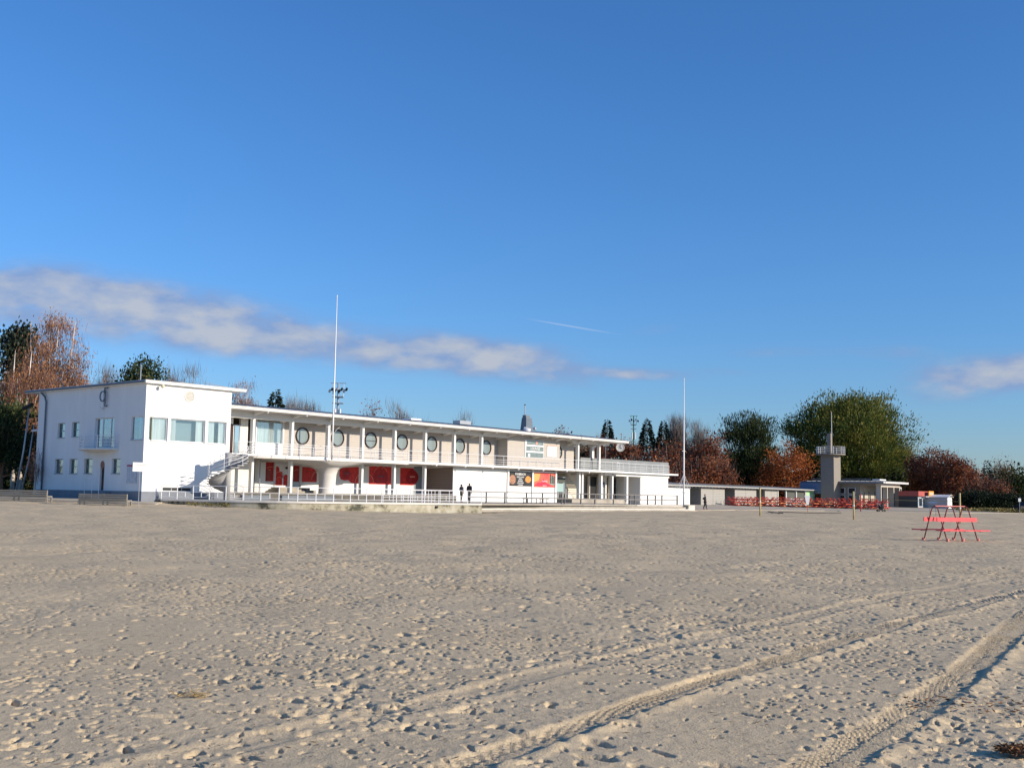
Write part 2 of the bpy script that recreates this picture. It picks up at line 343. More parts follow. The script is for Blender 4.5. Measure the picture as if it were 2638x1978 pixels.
        if lug:
            h = np.where(m, h * (1 - inn * .75), h)
            ph = arc / .085 + np.abs(d) / wd * .8 + np.where(d > 0, .5, 0)
            pat = np.clip(np.sin(ph * 2 * math.pi) * 1.8, -1, 1) * lug * np.clip(np.abs(d) / .02, .2, 1) * np.clip(1.0 + 1.0 * noise2(x, y, 1.5, 41), .35, 1.5)
            h += np.where(m, fade * inn * (-dp * wob + pat), 0)
            h += np.where(m, fade * dp * wob * np.where(d > 0, 1.1, .25) * np.exp(-((np.abs(d) - wd * 1.32) / np.where(np.abs(d) < wd * 1.32, .03, .09)) ** 2) * (1 + .9 * noise2(x, y, 5, 22)) * 1.5, 0)
        else:
            h += np.where(m, fade * (-dp * inn + dp * 1.3 * np.exp(-((np.abs(d) - wd * 1.4) / .09) ** 2)), 0)
    for k in range(170):
        yy = rng.uniform(5.5, 22); P = spline(TA if k % 2 else TB); splat(float(np.polyval(P, yy)) + rng.normal() * .25, yy, rng.uniform(0, 6.28), rng.uniform(.04, .11), rng.uniform(.025, .05), rng.uniform(.012, .035), 10)
    fadef = np.clip((150 - y) / 60, .25, 1)
    z = z + h * fadef
    s_, y_ = to_local(x, y); bnd = np.interp(s_, BS, BY); inside = np.clip((y_ - bnd - .05) / .5, 0, 1); z = z - inside * .9
    # slight heap of sand against the terrace
    z = z + .02 * np.exp(-((y_ - bnd + .8) / .7) ** 2) * (s_ < 43)
    co = np.stack([x, y, z], -1).reshape(-1, 3).astype(np.float32)
    idx = np.arange(nr * nc).reshape(nr, nc); q = np.stack([idx[:-1, :-1], idx[:-1, 1:], idx[1:, 1:], idx[1:, :-1]], -1).reshape(-1, 4)
    q = q[:, ::-1]
    me = bpy.data.meshes.new('sand'); me.vertices.add(len(co)); me.vertices.foreach_set('co', co.ravel())
    me.loops.add(q.size); me.loops.foreach_set('vertex_index', q.astype(np.int32).ravel())
    me.polygons.add(len(q)); me.polygons.foreach_set('loop_start', np.arange(0, q.size, 4, dtype=np.int32)); me.polygons.foreach_set('loop_total', np.full(len(q), 4, dtype=np.int32))
    me.polygons.foreach_set('use_smooth', np.ones(len(q), dtype=bool)); me.update(); me.validate(); me.materials.append(SAND)
    return me
SANDC = (.56, .45, .295)
SAND = mat('beach_sand', SANDC, 1, .0, spec=.03)
def _sand():
    t = SAND.node_tree; b = t.nodes['Principled BSDF']; c = N(t, 'ShaderNodeTexCoord')
    n1 = N(t, 'ShaderNodeTexNoise', inp={'Scale': .45, 'Detail': 6.0, 'Roughness': .6}); n2 = N(t, 'ShaderNodeTexNoise', inp={'Scale': 9.0, 'Detail': 5.0, 'Roughness': .7}); n3 = N(t, 'ShaderNodeTexNoise', inp={'Scale': 70.0, 'Detail': 3.0, 'Roughness': .7})
    for n in (n1, n2, n3): t.links.new(c.outputs['Object'], n.inputs['Vector'])
    v = mth(t, 'ADD', mth(t, 'ADD', mth(t, 'MULTIPLY', n1.outputs[0], .35), mth(t, 'MULTIPLY', n2.outputs[0], .4)), mth(t, 'MULTIPLY', n3.outputs[0], .35))
    r = N(t, 'ShaderNodeValToRGB'); e = r.color_ramp.elements; e.new(.5)
    for i, (p, k) in enumerate(((.36, .66), (.52, 1.0), (.72, 1.22))): e[i].position = p; e[i].color = (SANDC[0] * k, SANDC[1] * k, SANDC[2] * k, 1)
    t.links.new(v, r.inputs[0]); t.links.new(r.outputs[0], b.inputs['Base Color'])
    bp = N(t, 'ShaderNodeBump', inp={'Strength': .8, 'Distance': .016}); t.links.new(mth(t, 'ADD', n2.outputs[0], mth(t, 'MULTIPLY', n3.outputs[0], .6)), bp.inputs['Height']); t.links.new(bp.outputs[0], b.inputs['Normal'])
_sand()
link("sand", build_sand(), kind="structure")
MB().add([(-2500, -800, -.35), (2500, -800, -.35), (2500, 2500, -.35), (-2500, 2500, -.35)], [(0, 1, 2, 3)]).build('beach_ground', SAND, kind='structure')

# paved promenade and the park ground behind it, following the edge of the beach
def edge_strip(name, offs, m, zoff=0):
    ss = sorted(set(list(BS) + list(np.arange(-60, 330, 6.0)))); vs = []; fs = []
    for s in ss:
        b = float(np.interp(s, BS, BY)); e = float(np.interp(s, BS, BZ)) + .05
        if -10.6 < s < 43: e = .2; b += .6
        for o in offs:
            t = min(1, o / 14.0) if s > 0 else min(1, o / 5.0)
            vs.append(L(s, b + o, (e + (.70 - e) * t) + zoff))
    k = len(offs)
    for i in range(len(ss) - 1):
        for j in range(k - 1): fs.append((i * k + j, (i + 1) * k + j, (i + 1) * k + j + 1, i * k + j + 1))
    # kerb down into the sand
    n0 = len(vs)
    if offs[0] == 0:
        for i in range(len(ss)): p = vs[i * k]; vs.append(Vector((p.x, p.y, p.z - .6)))
        for i in range(len(ss) - 1): fs.append((n0 + i, n0 + i + 1, (i + 1) * k, i * k))
    return MB().add(vs, fs).build(name, m, kind='structure')
PROM = mat('promenade_paving', (.50, .43, .33), 1, .18, .5, .2, 10, spec=.03)
PARK = mat('park_ground', (.10, .09, .05), .95, .35, .3, .4, 3)
edge_strip('promenade', [0, 2, 5, 9, 14, 22, 40], PROM)
edge_strip('park_ground', [40, 70, 120, 300, 900], PARK)

# ------------------------------------------------------------------ terrace in front of the beach house
TZ = .80
ter = thing('terrace', 'long raised concrete terrace with stained curved retaining wall and broad steps to the sand', 'terrace', L(0, 0, 0))
front = [(-10.6, -3.2), (-9.8, -5), (-8.9, -7), (-7.6, -9.5), (-5.7, -12), (-2.7, -13.5), (.9, -14.5), (6, -15.3), (10.6, -16.5)]
def smooth_poly(P, n=4):
    out = []
    for i in range(len(P) - 1):
        p0 = P[max(i - 1, 0)]; p1 = P[i]; p2 = P[i + 1]; p3 = P[min(i + 2, len(P) - 1)]
        for k in range(n):
            t = k / n
            out.append(tuple(.5 * ((2 * p1[a]) + (-p0[a] + p2[a]) * t + (2 * p0[a] - 5 * p1[a] + 4 * p2[a] - p3[a]) * t * t + (-p0[a] + 3 * p1[a] - 3 * p2[a] + p3[a]) * t ** 3) for a in range(len(p1))))
    out.append(tuple(P[-1])); return out
fc = smooth_poly(front)
MB().prism(fc + [(43, -15), (43, 6), (-10.6, 6)], TZ - .12, TZ).build('terrace_floor', PAVE, ter)
mb = MB(); k = len(fc)
mb.add([(p[0], p[1], TZ - .12) for p in fc] + [(p[0], p[1], -.6) for p in fc], [(i, i + 1, k + i + 1, k + i) for i in range(k - 1)])
inn = [(p[0] + .1, p[1] + .15) for p in fc]
mb.build('retaining_wall', RETAIN, ter)
lip = MB(); lip.add([(p[0] * 1.0 - .06, p[1] - .06, z) for z in (TZ - .13, TZ + .012) for p in fc] + [(p[0] + .25, p[1] + .25, z) for z in (TZ - .13, TZ + .012) for p in fc],
    [(i, i + 1, k + i + 1, k + i) for i in range(k - 1)] + [(k + i, k + i + 1, 3 * k + i + 1, 3 * k + i) for i in range(k - 1)] + [(i, i + 1, 2 * k + i + 1, 2 * k + i) for i in range(k - 1)])
lip.build('coping', CONCR, ter)
for i in range(4):
    z = TZ - .2 * i + .005; y0 = -15 - .36 * i
    for j in range(6):
        a = 10.62 + j * 5.4; box('step', PAVE if i % 2 else CONCR, ter, a, a + 5.385, y0 - .36 - .03, y0 + .3, z - .09, z - .0)
        if i < 3: box('riser', PAVE, ter, a, a + 5.385, y0 - .36, y0 - .30, z - .2, z - .09)
box('side_wall', RETAIN, ter, 43.02, 43.2, -16, 6, -.3, TZ + .01)
box('drain_pipe', DARK, ter, 6.3, 6.5, -15.5, -14.9, .40, .58)

# ------------------------------------------------------------------ railings
def railing(name, label, pts, h, levels, m, step=1.37, rpost=.028, rbar=.018, big=None, shorts=False, group=None, cat='railing', zb=0.0):
    """pts: list of (x, y, z) at floor level in the building frame"""
    o = Vector(pts[0]); root = thing(name, label, cat, L(*pts[0]), group=group)
    P = [Vector(p) - o for p in pts]
    acc = [0]
    for i in range(1, len(P)): acc.append(acc[-1] + (P[i] - P[i - 1]).length)
    def pos(d):
        for i in range(1, len(P)):
            if d <= acc[i] + 1e-6: t = (d - acc[i - 1]) / max(1e-6, acc[i] - acc[i - 1]); return P[i - 1].lerp(P[i], t)
        return P[-1]
    n = max(1, round(acc[-1] / step))
    for lv in levels: MB().tube([p + Vector((0, 0, lv)) for p in P], rbar * (1.5 if lv == max(levels) else 1), 5).build('rail', m, root)
    me = MB().tube([(0, 0, zb), (0, 0, h)], rpost, 6).mesh('post', m)
    sh = MB().tube([(0, 0, levels[0]), (0, 0, levels[0] + (h - levels[0]) * .45)], rpost * .8, 5).mesh('baluster', m)
    for i in range(n + 1):
        link('post', me, root, pos(acc[-1] * i / n))
        if shorts and i < n: link('baluster', sh, root, pos(acc[-1] * (i + .5) / n))
    return root
railing('terrace_railing', 'white tube railing on the curved edge of the terrace above the stained wall', [(p[0] + .15, p[1] + .2, TZ) for p in fc], 1.02, (.18, .55, 1.02), WMETAL, 1.36, .036, .017, shorts=True)
railing('ramp_railing', 'short white railing of close bars behind the terrace edge where the wall ends', [(4.2, -11.6, TZ), (8, -12.0, TZ), (12.2, -12.3, TZ)], 1.0, (.15, .4, .7, 1.0), WMETAL, .95, .03, .02)
railing('ramp_railing', 'inner white barred railing on the terrace nearer the grey recess', [(9.5, -8.2, TZ), (13.4, -8.4, TZ)], 1.0, (.15, .4, .7, 1.0), WMETAL, .8, .03, .02)
wr = thing('timber_railing', 'long weathered two-bar timber and steel railing along the top of the broad steps', 'railing', L(10.9, -14.8, TZ))
for lv, hh in ((1.0, .08), (.55, .09)): box('rail', WOODR, wr, 0, 32.1, -.03, .03, lv - hh, lv)
pm = MB().box(-.035, .035, -.06, .06, 0, .97).mesh('post', WOODR)
xs = [.16, 2.2, 4.6, 7.5, 9.72, 12.5, 12.95, 15.4, 17.6, 20.6, 23.4, 24.2, 26.5, 27.9, 29.1, 32.0]
for x in xs: link('post', pm, wr, (x, .08, 0))
# ------------------------------------------------------------------ the beach house
HB = thing('beach_house', 'long white two-storey beach house with taller left block and slim gallery columns', 'building', L(0, 0, 0))
def pt3(axis, c, u, z, d=0.0): return (u, c + d, z) if axis == 'y' else (c + d, u, z)
def wall_holes(name, axis, c, u0, u1, z0, z1, holes, m, parent, depth=.22):
    us = sorted({u0, u1} | {h[0] for h in holes} | {h[1] for h in holes}); zs = sorted({z0, z1} | {h[2] for h in holes} | {h[3] for h in holes}); mb = MB()
    for i in range(len(us) - 1):
        for j in range(len(zs) - 1):
            cu = (us[i] + us[i + 1]) / 2; cz = (zs[j] + zs[j + 1]) / 2
            if any(h[0] < cu < h[1] and h[2] < cz < h[3] for h in holes): continue
            mb.add([pt3(axis, c, us[i], zs[j]), pt3(axis, c, us[i + 1], zs[j]), pt3(axis, c, us[i + 1], zs[j + 1]), pt3(axis, c, us[i], zs[j + 1])], [(0, 1, 2, 3)])
    for (a, b, e, f) in holes:
        for (p, q) in (((a, e), (b, e)), ((b, e), (b, f)), ((b, f), (a, f)), ((a, f), (a, e))):
            mb.add([pt3(axis, c, *p), pt3(axis, c, *q), pt3(axis, c, *q, depth), pt3(axis, c, *p, depth)], [(0, 1, 2, 3)])
    me = bpy.data.meshes.new(name); me.from_pydata(mb.v, [], mb.f); me.materials.append(m)
    return link(name, me, parent)
def bar(axis, c, d0, d1, a, b, e, f):
    mb = MB()
    if axis == 'y': mb.box(a, b, c + d0, c + d1, e, f)
    else: mb.box(c + d0, c + d1, a, b, e, f)
    return mb
def window(axis, c, a, b, e, f, parent, frame=WMETAL, mull=(), trans=(), depth=.16, curtain=None, fw_=.06, glass=GLASS, back=True, sill=True, label=None):
    w = MB()
    for q in ((a, a + fw_, e, f), (b - fw_, b, e, f), (a + fw_, b - fw_, e, e + fw_), (a + fw_, b - fw_, f - fw_, f)):
        t = bar(axis, c, depth - .03, depth + .05, *q); w.add(t.v, t.f)
    for x in mull: t = bar(axis, c, depth - .03, depth + .05, x - fw_ / 2, x + fw_ / 2, e + fw_, f - fw_); w.add(t.v, t.f)
    for x in trans: t = bar(axis, c, depth - .028, depth + .048, a + fw_, b - fw_, x - fw_ / 2, x + fw_ / 2); w.add(t.v, t.f)
    o = w.build('window', frame, parent, label=label)
    bar(axis, c, depth, depth + .015, a + fw_ * .7, b - fw_ * .7, e + fw_ * .7, f - fw_ * .7).build('pane', glass, o)
    if back: bar(axis, c, depth + .5, depth + .55, a - .2, b + .2, e - .2, f + .1).build('room_board', back if back is not True else INTER, o)  # flat board whose colour stands in for the dim room
    if curtain:
        for (x0, x1) in curtain:
            n = max(6, int((x1 - x0) / .05)); mb = MB(); V = []
            for i in range(n + 1):
                u = x0 + (x1 - x0) * i / n; d = depth + .12 + .035 * (1 if i % 2 else -1)
                V += [pt3(axis, c, u, e + .02, d), pt3(axis, c, u, f - .02, d)]
            mb.add(V, [(2 * i, 2 * i + 2, 2 * i + 3, 2 * i + 1) for i in range(n)]); mb.build('curtain', CURT, o)
    if sill:
        t = bar(axis, c, -.05, depth - .03, a - .05, b + .05, e - .05, e - .002); t.build('sill', STEEL, o)
    return o
# --- tall left block
TX0, TX1, TY0, TY1 = -11.82, -4.13, -2.5, 13.8
fh = [(-11.45, -9.83, 5.17, 6.93), (-9.60, -6.48, 5.17, 6.93), (-6.23, -4.50, 5.17, 6.93), (-10.05, -7.45, 1.38, 1.68)]
wall_holes('tower_wall', 'y', TY0, TX0, TX1, 1.34, 9.45, fh, WHITE, HB)
lh = [(-2.25, -.65, 5.2, 6.97), (1.76, 4.6, 4.66, 7.0), (9.25, 10.41, 5.57, 6.77), (6.96, 8.17, 5.6, 6.79),
      (9.25, 10.58, 2.65, 3.84), (6.97, 8.22, 2.65, 3.83), (4.69, 5.93, 2.65, 3.83), (.62, 1.84, 2.65, 3.80), (2.87, 3.47, 1.36, 3.35)]
wall_holes('tower_wall', 'x', TX0, TY0, TY1, 1.34, 9.45, lh, WHITE, HB, .24)
MB().add([(TX1, TY0, 1.34), (TX1, TY1, 1.34), (TX1, TY1, 9.45), (TX1, TY0, 9.45)], [(0, 1, 2, 3)]).build('tower_wall', WHITE, HB)
MB().add([(TX0, TY1, 1.34), (TX1, TY1, 1.34), (TX1, TY1, 9.45), (TX0, TY1, 9.45)], [(0, 1, 2, 3)]).build('tower_wall', WHITE, HB)
box('plinth', PLINTH, HB, TX0 - .04, TX1 + .04, TY0 - .04, TY1 + .04, -.2, 1.34)
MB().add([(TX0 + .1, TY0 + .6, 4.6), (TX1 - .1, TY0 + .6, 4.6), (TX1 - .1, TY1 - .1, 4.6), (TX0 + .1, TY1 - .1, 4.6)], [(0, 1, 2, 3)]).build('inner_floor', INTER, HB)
window('y', TY0, -11.45, -9.83, 5.17, 6.93, HB, curtain=[(-11.4, -9.9)], label='left pane of the corner strip window, fully curtained')
window('y', TY0, -9.60, -6.48, 5.17, 6.93, HB, curtain=[(-9.5, -8.95), (-7.2, -6.55)], back=mat('room_pale', (.22, .30, .33), .8), label='widest pane of the strip window with curtains drawn aside')
window('y', TY0, -6.23, -4.50, 5.17, 6.93, HB, curtain=[(-6.2, -5.5), (-5.1, -4.55)], label='right pane of the strip window with parted curtains')
window('y', TY0, -10.05, -7.45, 1.38, 1.68, HB, frame=STEEL, mull=(-9.2, -8.3), sill=False, glass=DARK, back=False, label='low dark basement window')
window('x', TX0, -2.25, -.65, 5.2, 6.97, HB, curtain=[(-2.2, -1.5)], depth=.12, back=mat('room_green', (.25, .27, .19), .8))
window('x', TX0, 1.76, 4.6, 4.66, 7.0, HB, mull=(2.5, 3.7), curtain=[(3.75, 4.5)], depth=.2, sill=False, back=mat('room_brown', (.16, .13, .09), .8), label='balcony door with side lights')
box('door_panel', CURT, HB, TX0 + .2, TX0 + .26, 2.6, 3.6, 4.68, 5.4)
for (a, b, e, f) in lh[2:8]:
    window('x', TX0, a, b, e, f, HB, frame=mat('green_grey_frame', (.22, .30, .30), .5) if 'green_grey_frame' not in bpy.data.materials else bpy.data.materials['green_grey_frame'],
           trans=(e + (f - e) * .48,), depth=.2, fw_=.05, back=INTER)
dr = box('arched_door', mat('dark_red_door', (.10, .035, .03), .5, .4, 4), HB, TX0 + .16, TX0 + .2, 2.87, 3.47, 1.36, 3.35)
MB().disc((TX0 + .0, 3.17, 3.35), (-1, 0, 0), .3, .012, 24).build('arch_light', mat('red_brown_arch', (.22, .08, .05), .4), dr)
MB().box(TX0 + .13, TX0 + .16, 2.95, 3.39, 2.2, 2.9).build('poster', DARK, dr)
# roof of the tall block
rf = MB(); x0, x1, y0, y1 = TX0 - .28, TX1 + 1.15, TY0 - .35, TY1 + 1.9
rf.box(x0, x1, y0, y1, 9.45, 9.60); rf.build('tower_roof', WHITE, HB)
rt_ = MB(); cx = -8.3
rt_.add([(x0 - .03, y0 - .03, 9.602), (x1 + .03, y0 - .03, 9.602), (x1 + .03, y1 + .03, 9.602), (x0 - .03, y1 + .03, 9.602), (x0 - .03, y0 - .03, 9.68), (x1 + .03, y0 - .03, 9.68), (x1 + .03, y1 + .03, 9.68), (x0 - .03, y1 + .03, 9.68), (cx, 2.2, 10.15), (cx, 10.5, 10.15)],
        [(0, 3, 2, 1), (0, 1, 5, 4), (1, 2, 6, 5), (2, 3, 7, 6), (3, 0, 4, 7), (4, 5, 8), (5, 6, 9, 8), (6, 7, 9), (7, 4, 8, 9)])
tr = rt_.build('roof_sheet', ROOFM, HB)
for i in range(9):
    y = y0 + 1.0 + i * 1.9; t = min(1, (y - y0) / 4.7); MB().tube([(x1, y, 9.69), (cx + .1 + (1 - t) * 2.5, y, 9.69 + .47 * (1 - (1 - t) * .55))], .03, 4).build('seam', SEAM, tr)
MB().tube([(x0 + .08, 13.2, 9.46), (x0 + .10, 12.5, 9.05), (TX0 - .12, 12.35, 8.6), (TX0 - .12, 12.35, .8)], .075, 8).build('downpipe', PIPE, HB, smooth=True)
MB().tube([(x0 - .05, y0, 9.56), (x0 - .05, y1, 9.56)], .07, 6).build('gutter', PIPE, HB)
MB().tube([(-9.0, 3, 9.9), (-9.0, 3, 11.45)], .045, 6).build('roof_pipe', STEEL, HB)
# round louvre vent on the sunny front
v = MB().ring((-8.03, TY0, 8.72), (0, -1, 0), .38, .46, .05, 36).build('round_vent', CONCR, HB)
for i in range(7):
    z = 8.72 - .33 + .11 * i; w = math.sqrt(max(.0, .38 ** 2 - (z - 8.72) ** 2)); MB().box(-8.03 - w, -8.03 + w, TY0 - .05, TY0 - .01, z - .035, z + .035).build('slat', mat('vent_slat', (.55, .53, .47), .7) if 'vent_slat' not in bpy.data.materials else bpy.data.materials['vent_slat'], v)
la = MB().tube([(-10.72, TY0, 9.33), (-10.72, TY0 - .42, 9.33)], .02, 6).build('wall_lamp', STEEL, HB)
def sphere(name, c, r, m, parent, seg=14):
    bm = bmesh.new(); bmesh.ops.create_uvsphere(bm, u_segments=seg, v_segments=seg // 2 + 2, radius=r, matrix=Matrix.Translation(c)); me = bpy.data.meshes.new(name); bm.to_mesh(me); bm.free(); me.materials.append(m)
    me.polygons.foreach_set('use_smooth', [True] * len(me.polygons)); return link(name, me, parent)
sphere('globe', (-10.72, TY0 - .45, 9.27), .15, mat('opal_globe', (.62, .58, .40), .3), la)
# monogram on the shaded side
lg = MB(); X = TX0 - .16
lg.box(X - .04, X + .04, 3.24, 3.42, 7.85, 9.28)
lg.build('wall_emblem', WMETAL, HB, label='large metal monogram with a ring and two hooked strokes')
em = CH[HB.name][-1]
MB().ring((X - .03, 3.30, 8.68), (-1, 0, 0), .34, .43, .06, 32).build('ring', PIPE, em)
a = MB(); a.tube([(X, 3.12, 9.05), (X, 3.12, 9.32), (X, 2.72, 9.32), (X, 2.72, 9.24)], .05, 5); a.build('stroke', PIPE, em)
a = MB(); a.tube([(X, 3.05, 9.05), (X, 3.02, 7.92), (X, 2.74, 7.86), (X, 2.72, 8.0)], .05, 5); a.build('stroke', PIPE, em)
a = MB(); a.tube([(X, 3.34, 7.95)] + [(X, 3.34 + .16 - .16 * math.cos(t), 7.85 - .2 * math.sin(t)) for t in np.linspace(0, math.pi, 8)], .05, 5); a.build('stroke', WMETAL, em)
# balcony on the shaded side
poly = [(TX0 - 1.5 * math.sin(math.pi * t) ** .8, 6.3 - t * 5.4) for t in np.linspace(0, 1, 21)]
MB().prism(poly, 4.46, 4.58).build('balcony_slab', CREAM, HB)
MB().prism([(TX0 + (p[0] - TX0) * .55, 3.6 + (p[1] - 3.6) * .6) for p in poly], 4.33, 4.46).build('balcony_bracket', CREAM, HB)
bp_ = [(TX0 + (p[0] - TX0) * .94, p[1]) for p in poly]
for lv in (.25, .5, .75, 1.0): MB().tube([(p[0], p[1], 4.58 + lv) for p in bp_], .02, 5).build('balcony_rail', WMETAL, HB)
for i in (1, 5, 10, 15, 19): MB().tube([(bp_[i][0], bp_[i][1], 4.55), (bp_[i][0], bp_[i][1], 5.6)], .035, 6).build('balcony_post', WMETAL, HB)
# entrance steps rail by the arched door
for yy in (2.0, 3.0, 4.1): MB().tube([(TX0 - .9, yy, .7), (TX0 - .9, yy, 2.25)], .022, 6).build('entry_post', WMETAL, HB)
MB().tube([(TX0 - .9, 2.0, 2.25), (TX0 - .9, 4.1, 2.25)], .022, 6).build('entry_rail', WMETAL, HB)
for i in range(3): box('entry_step', PLINTH, HB, TX0 - 1.1 + .3 * i, TX0 - .04, 1.9 - .0, 4.2, .5 + .26 * i, .76 + .26 * i)
# --- wing: upper wall
ZE = lambda s: 8.33 - .0052 * (s + 3)          # eave height falls very slightly to the right
UW = 1.5
def yw(name, m, s0, s1, z0, z1, y=UW, th=.25, **k): return box(name, m, HB, s0, s1, y, y + th, z0, z1, **k)
yw('upper_wall', BRICK, 4.36, 32.9, 4.45, 8.2)
yw('upper_wall', BRICK, 41.9, 46.4, 4.45, 8.1)
yw('upper_wall', WHITE, -4.13, -1.05, 7.1, 8.25, y=UW - .1)
yw('upper_wall', CREAM, -.2, .55, 4.45, 8.2)
yw('glazing_dado', WHITE, 1.35, 4.30, 4.45, 5.60, y=UW - .05)
yw('glazing_post', WMETAL, 1.30, 1.42, 5.6, 7.9, y=UW - .1); yw('glazing_post', WMETAL, 4.22, 4.34, 5.6, 7.9, y=UW - .1)
yw('glazing_head', CREAM, 1.42, 4.22, 7.72, 8.2)
window('y', UW - .1, 1.42, 4.22, 5.62, 7.72, HB, depth=.1, curtain=[(1.5, 4.15)], sill=False, fw_=.05, label='tall curtained window on the gallery')
dg = window('y', UW - .1, -1.0, -.25, 4.55, 7.05, HB, depth=.1, sill=False, fw_=.08, glass=GLASSR, label='narrow glass door beside the tall block')
box('door_jamb', BLACKF, HB, -1.30, -1.02, UW - .1, UW + .3, 4.5, 7.1)
yw('upper_wall', CREAM, -4.13, -1.3, 4.45, 7.1)
yw('door_lattice', STEEL, -2.2, -1.95, 5.0, 7.0, y=UW - .25, th=.06)
box('wing_back_wall', CREAM, HB, -4.1, 52.0, 9.0, 9.2, .7, 8.3)
RF = mat('ring_frame', (.03, .012, .012), .35)
for k in range(8):
    s = 6.45 + 4.112 * k if k < 7 else 43.35
    fr = MB().ring((s, UW - .001, 6.47), (0, -1, 0), .66, .77, .09, 44).build('round_window', RF, HB, smooth=False)
    MB().disc((s, UW + .02, 6.47), (0, -1, 0), .665, .04, 36).build('pane', mat('porthole_glass', (.22, .27, .28), .06, spec=.9) if 'porthole_glass' not in bpy.data.materials else bpy.data.materials['porthole_glass'], fr)
    if k in (2, 7): MB().box(s - .65, s + .65, UW - .06, UW - .035, 6.40, 6.44).build('glazing_bar', RF, fr)
    MB().box(s - .28, s + .28, UW - .12, UW, 5.66, 5.70).build('sill', STEEL, fr)
# lounge box on the upper floor
box('lounge_wall', BRICK, HB, 32.92, 41.9, .06, UW + .1, 4.51, 7.98)
lw_ = box('lounge_window', WMETAL, HB, 35.75, 38.95, .0, .06, 5.62, 7.52)
PG = mat('lounge_pane', (.20, .25, .25), .1, .2, 2, spec=.6)
for (e, f, sk) in ((7.02, 7.46, .0), (6.36, 6.84, -.08), (5.66, 6.18, -.16)): MB().prism([(36.05 + sk, -.02), (38.88, -.02), (38.88, -.002), (36.05 + sk, -.002)], e, f).build('pane', PG, lw_)
MB().disc((37.7, -.021, 7.24), (0, -1, 0), .16, .02, 20).build('badge', PINKL, lw_)
MB().box(36.3, 36.6, -.03, -.021, 5.7, 6.05).build('pale_panel', CURT, lw_)  # small pale panel on the lowest pane
def text(s, size, m, parent, loc, rot, name='lettering', align='CENTER', bold=.0, space=1.0):
    c = bpy.data.curves.new(name, 'FONT'); c.body = s; c.size = size; c.extrude = .006; c.offset = bold; c.align_x = align; c.align_y = 'CENTER'; c.space_character = space; c.materials.append(m); c.resolution_u = 2
    to = bpy.data.objects.new('tmp', c); COL.objects.link(to); dg_ = bpy.context.evaluated_depsgraph_get(); me_ = bpy.data.meshes.new_from_object(to.evaluated_get(dg_)); bpy.data.objects.remove(to)
    me_.materials.clear(); me_.materials.append(m)
    o = bpy.data.objects.new(name, me_); COL.objects.link(o); o.parent = parent; o.location = loc; o.rotation_euler = rot; CH.setdefault(parent.name, []).append(o); return o
FR = (rad(90), 0, 0)
text('LOUNGE', .40, WMETAL, lw_, (37.45, -.035, 6.60), FR, bold=.004)
fp = box('white_notice', WMETAL, HB, 39.62, 41.25, .0, .06, 5.82, 7.0); MB().box(39.62, 41.25, -.01, -.001, 7.0, 7.1).build('header', PINKL, fp)
# --- columns, beams, slabs
def column(s, z0, z1, y=0.0, w=.115, d=.28): return box('column', WHITE, HB, s - w, s + w, y - .10, y + d, z0, z1)
for k in list(range(0, 8)) + [11, 12]: column(4.112 * k - .02, 4.51, 7.55)
column(49.62, 4.51, 7.6, y=1.2, w=.2)
for (a, b) in ((-4.1, 32.85), (44.1, 51.2)):
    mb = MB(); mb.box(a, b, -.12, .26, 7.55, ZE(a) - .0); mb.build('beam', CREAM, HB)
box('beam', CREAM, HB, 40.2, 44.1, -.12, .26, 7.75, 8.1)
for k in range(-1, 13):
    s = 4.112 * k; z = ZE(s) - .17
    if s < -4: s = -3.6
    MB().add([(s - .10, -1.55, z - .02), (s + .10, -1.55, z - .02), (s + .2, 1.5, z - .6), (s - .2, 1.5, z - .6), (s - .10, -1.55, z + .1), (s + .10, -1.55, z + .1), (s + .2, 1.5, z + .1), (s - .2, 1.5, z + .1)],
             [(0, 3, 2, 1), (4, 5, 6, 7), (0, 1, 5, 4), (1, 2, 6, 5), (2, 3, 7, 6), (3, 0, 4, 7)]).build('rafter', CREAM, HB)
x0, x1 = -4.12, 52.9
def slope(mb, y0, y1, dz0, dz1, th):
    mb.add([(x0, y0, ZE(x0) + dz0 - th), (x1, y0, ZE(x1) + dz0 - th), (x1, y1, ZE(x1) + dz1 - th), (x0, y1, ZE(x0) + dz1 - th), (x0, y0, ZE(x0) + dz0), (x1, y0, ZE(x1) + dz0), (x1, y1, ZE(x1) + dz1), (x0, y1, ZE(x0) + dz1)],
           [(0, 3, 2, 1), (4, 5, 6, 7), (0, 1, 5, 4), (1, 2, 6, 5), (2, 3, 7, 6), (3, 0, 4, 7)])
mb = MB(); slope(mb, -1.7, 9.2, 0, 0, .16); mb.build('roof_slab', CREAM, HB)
mb = MB(); slope(mb, -1.74, 4.6, .085, .80, .08); wrf = mb.build('roof_sheet', ROOFM, HB)
mb = MB(); slope(mb, 4.61, 9.4, .80, .10, .08); mb.build('roof_sheet', ROOFM, HB)
n = 66
for i in range(n):
    s = x0 + .4 + (x1 - x0 - .8) * i / (n - 1); z = ZE(s) + .09
    MB().add([(s - .03, -1.70, z), (s + .03, -1.70, z), (s + .03, 4.5, z + .705), (s - .03, 4.5, z + .705), (s - .02, -1.70, z + .035), (s + .02, -1.70, z + .035), (s + .02, 4.5, z + .74), (s - .02, 4.5, z + .74)],
             [(0, 1, 5, 4), (1, 2, 6, 5), (2, 3, 7, 6), (3, 0, 4, 7), (4, 5, 6, 7)]).build('seam', SEAM, wrf)
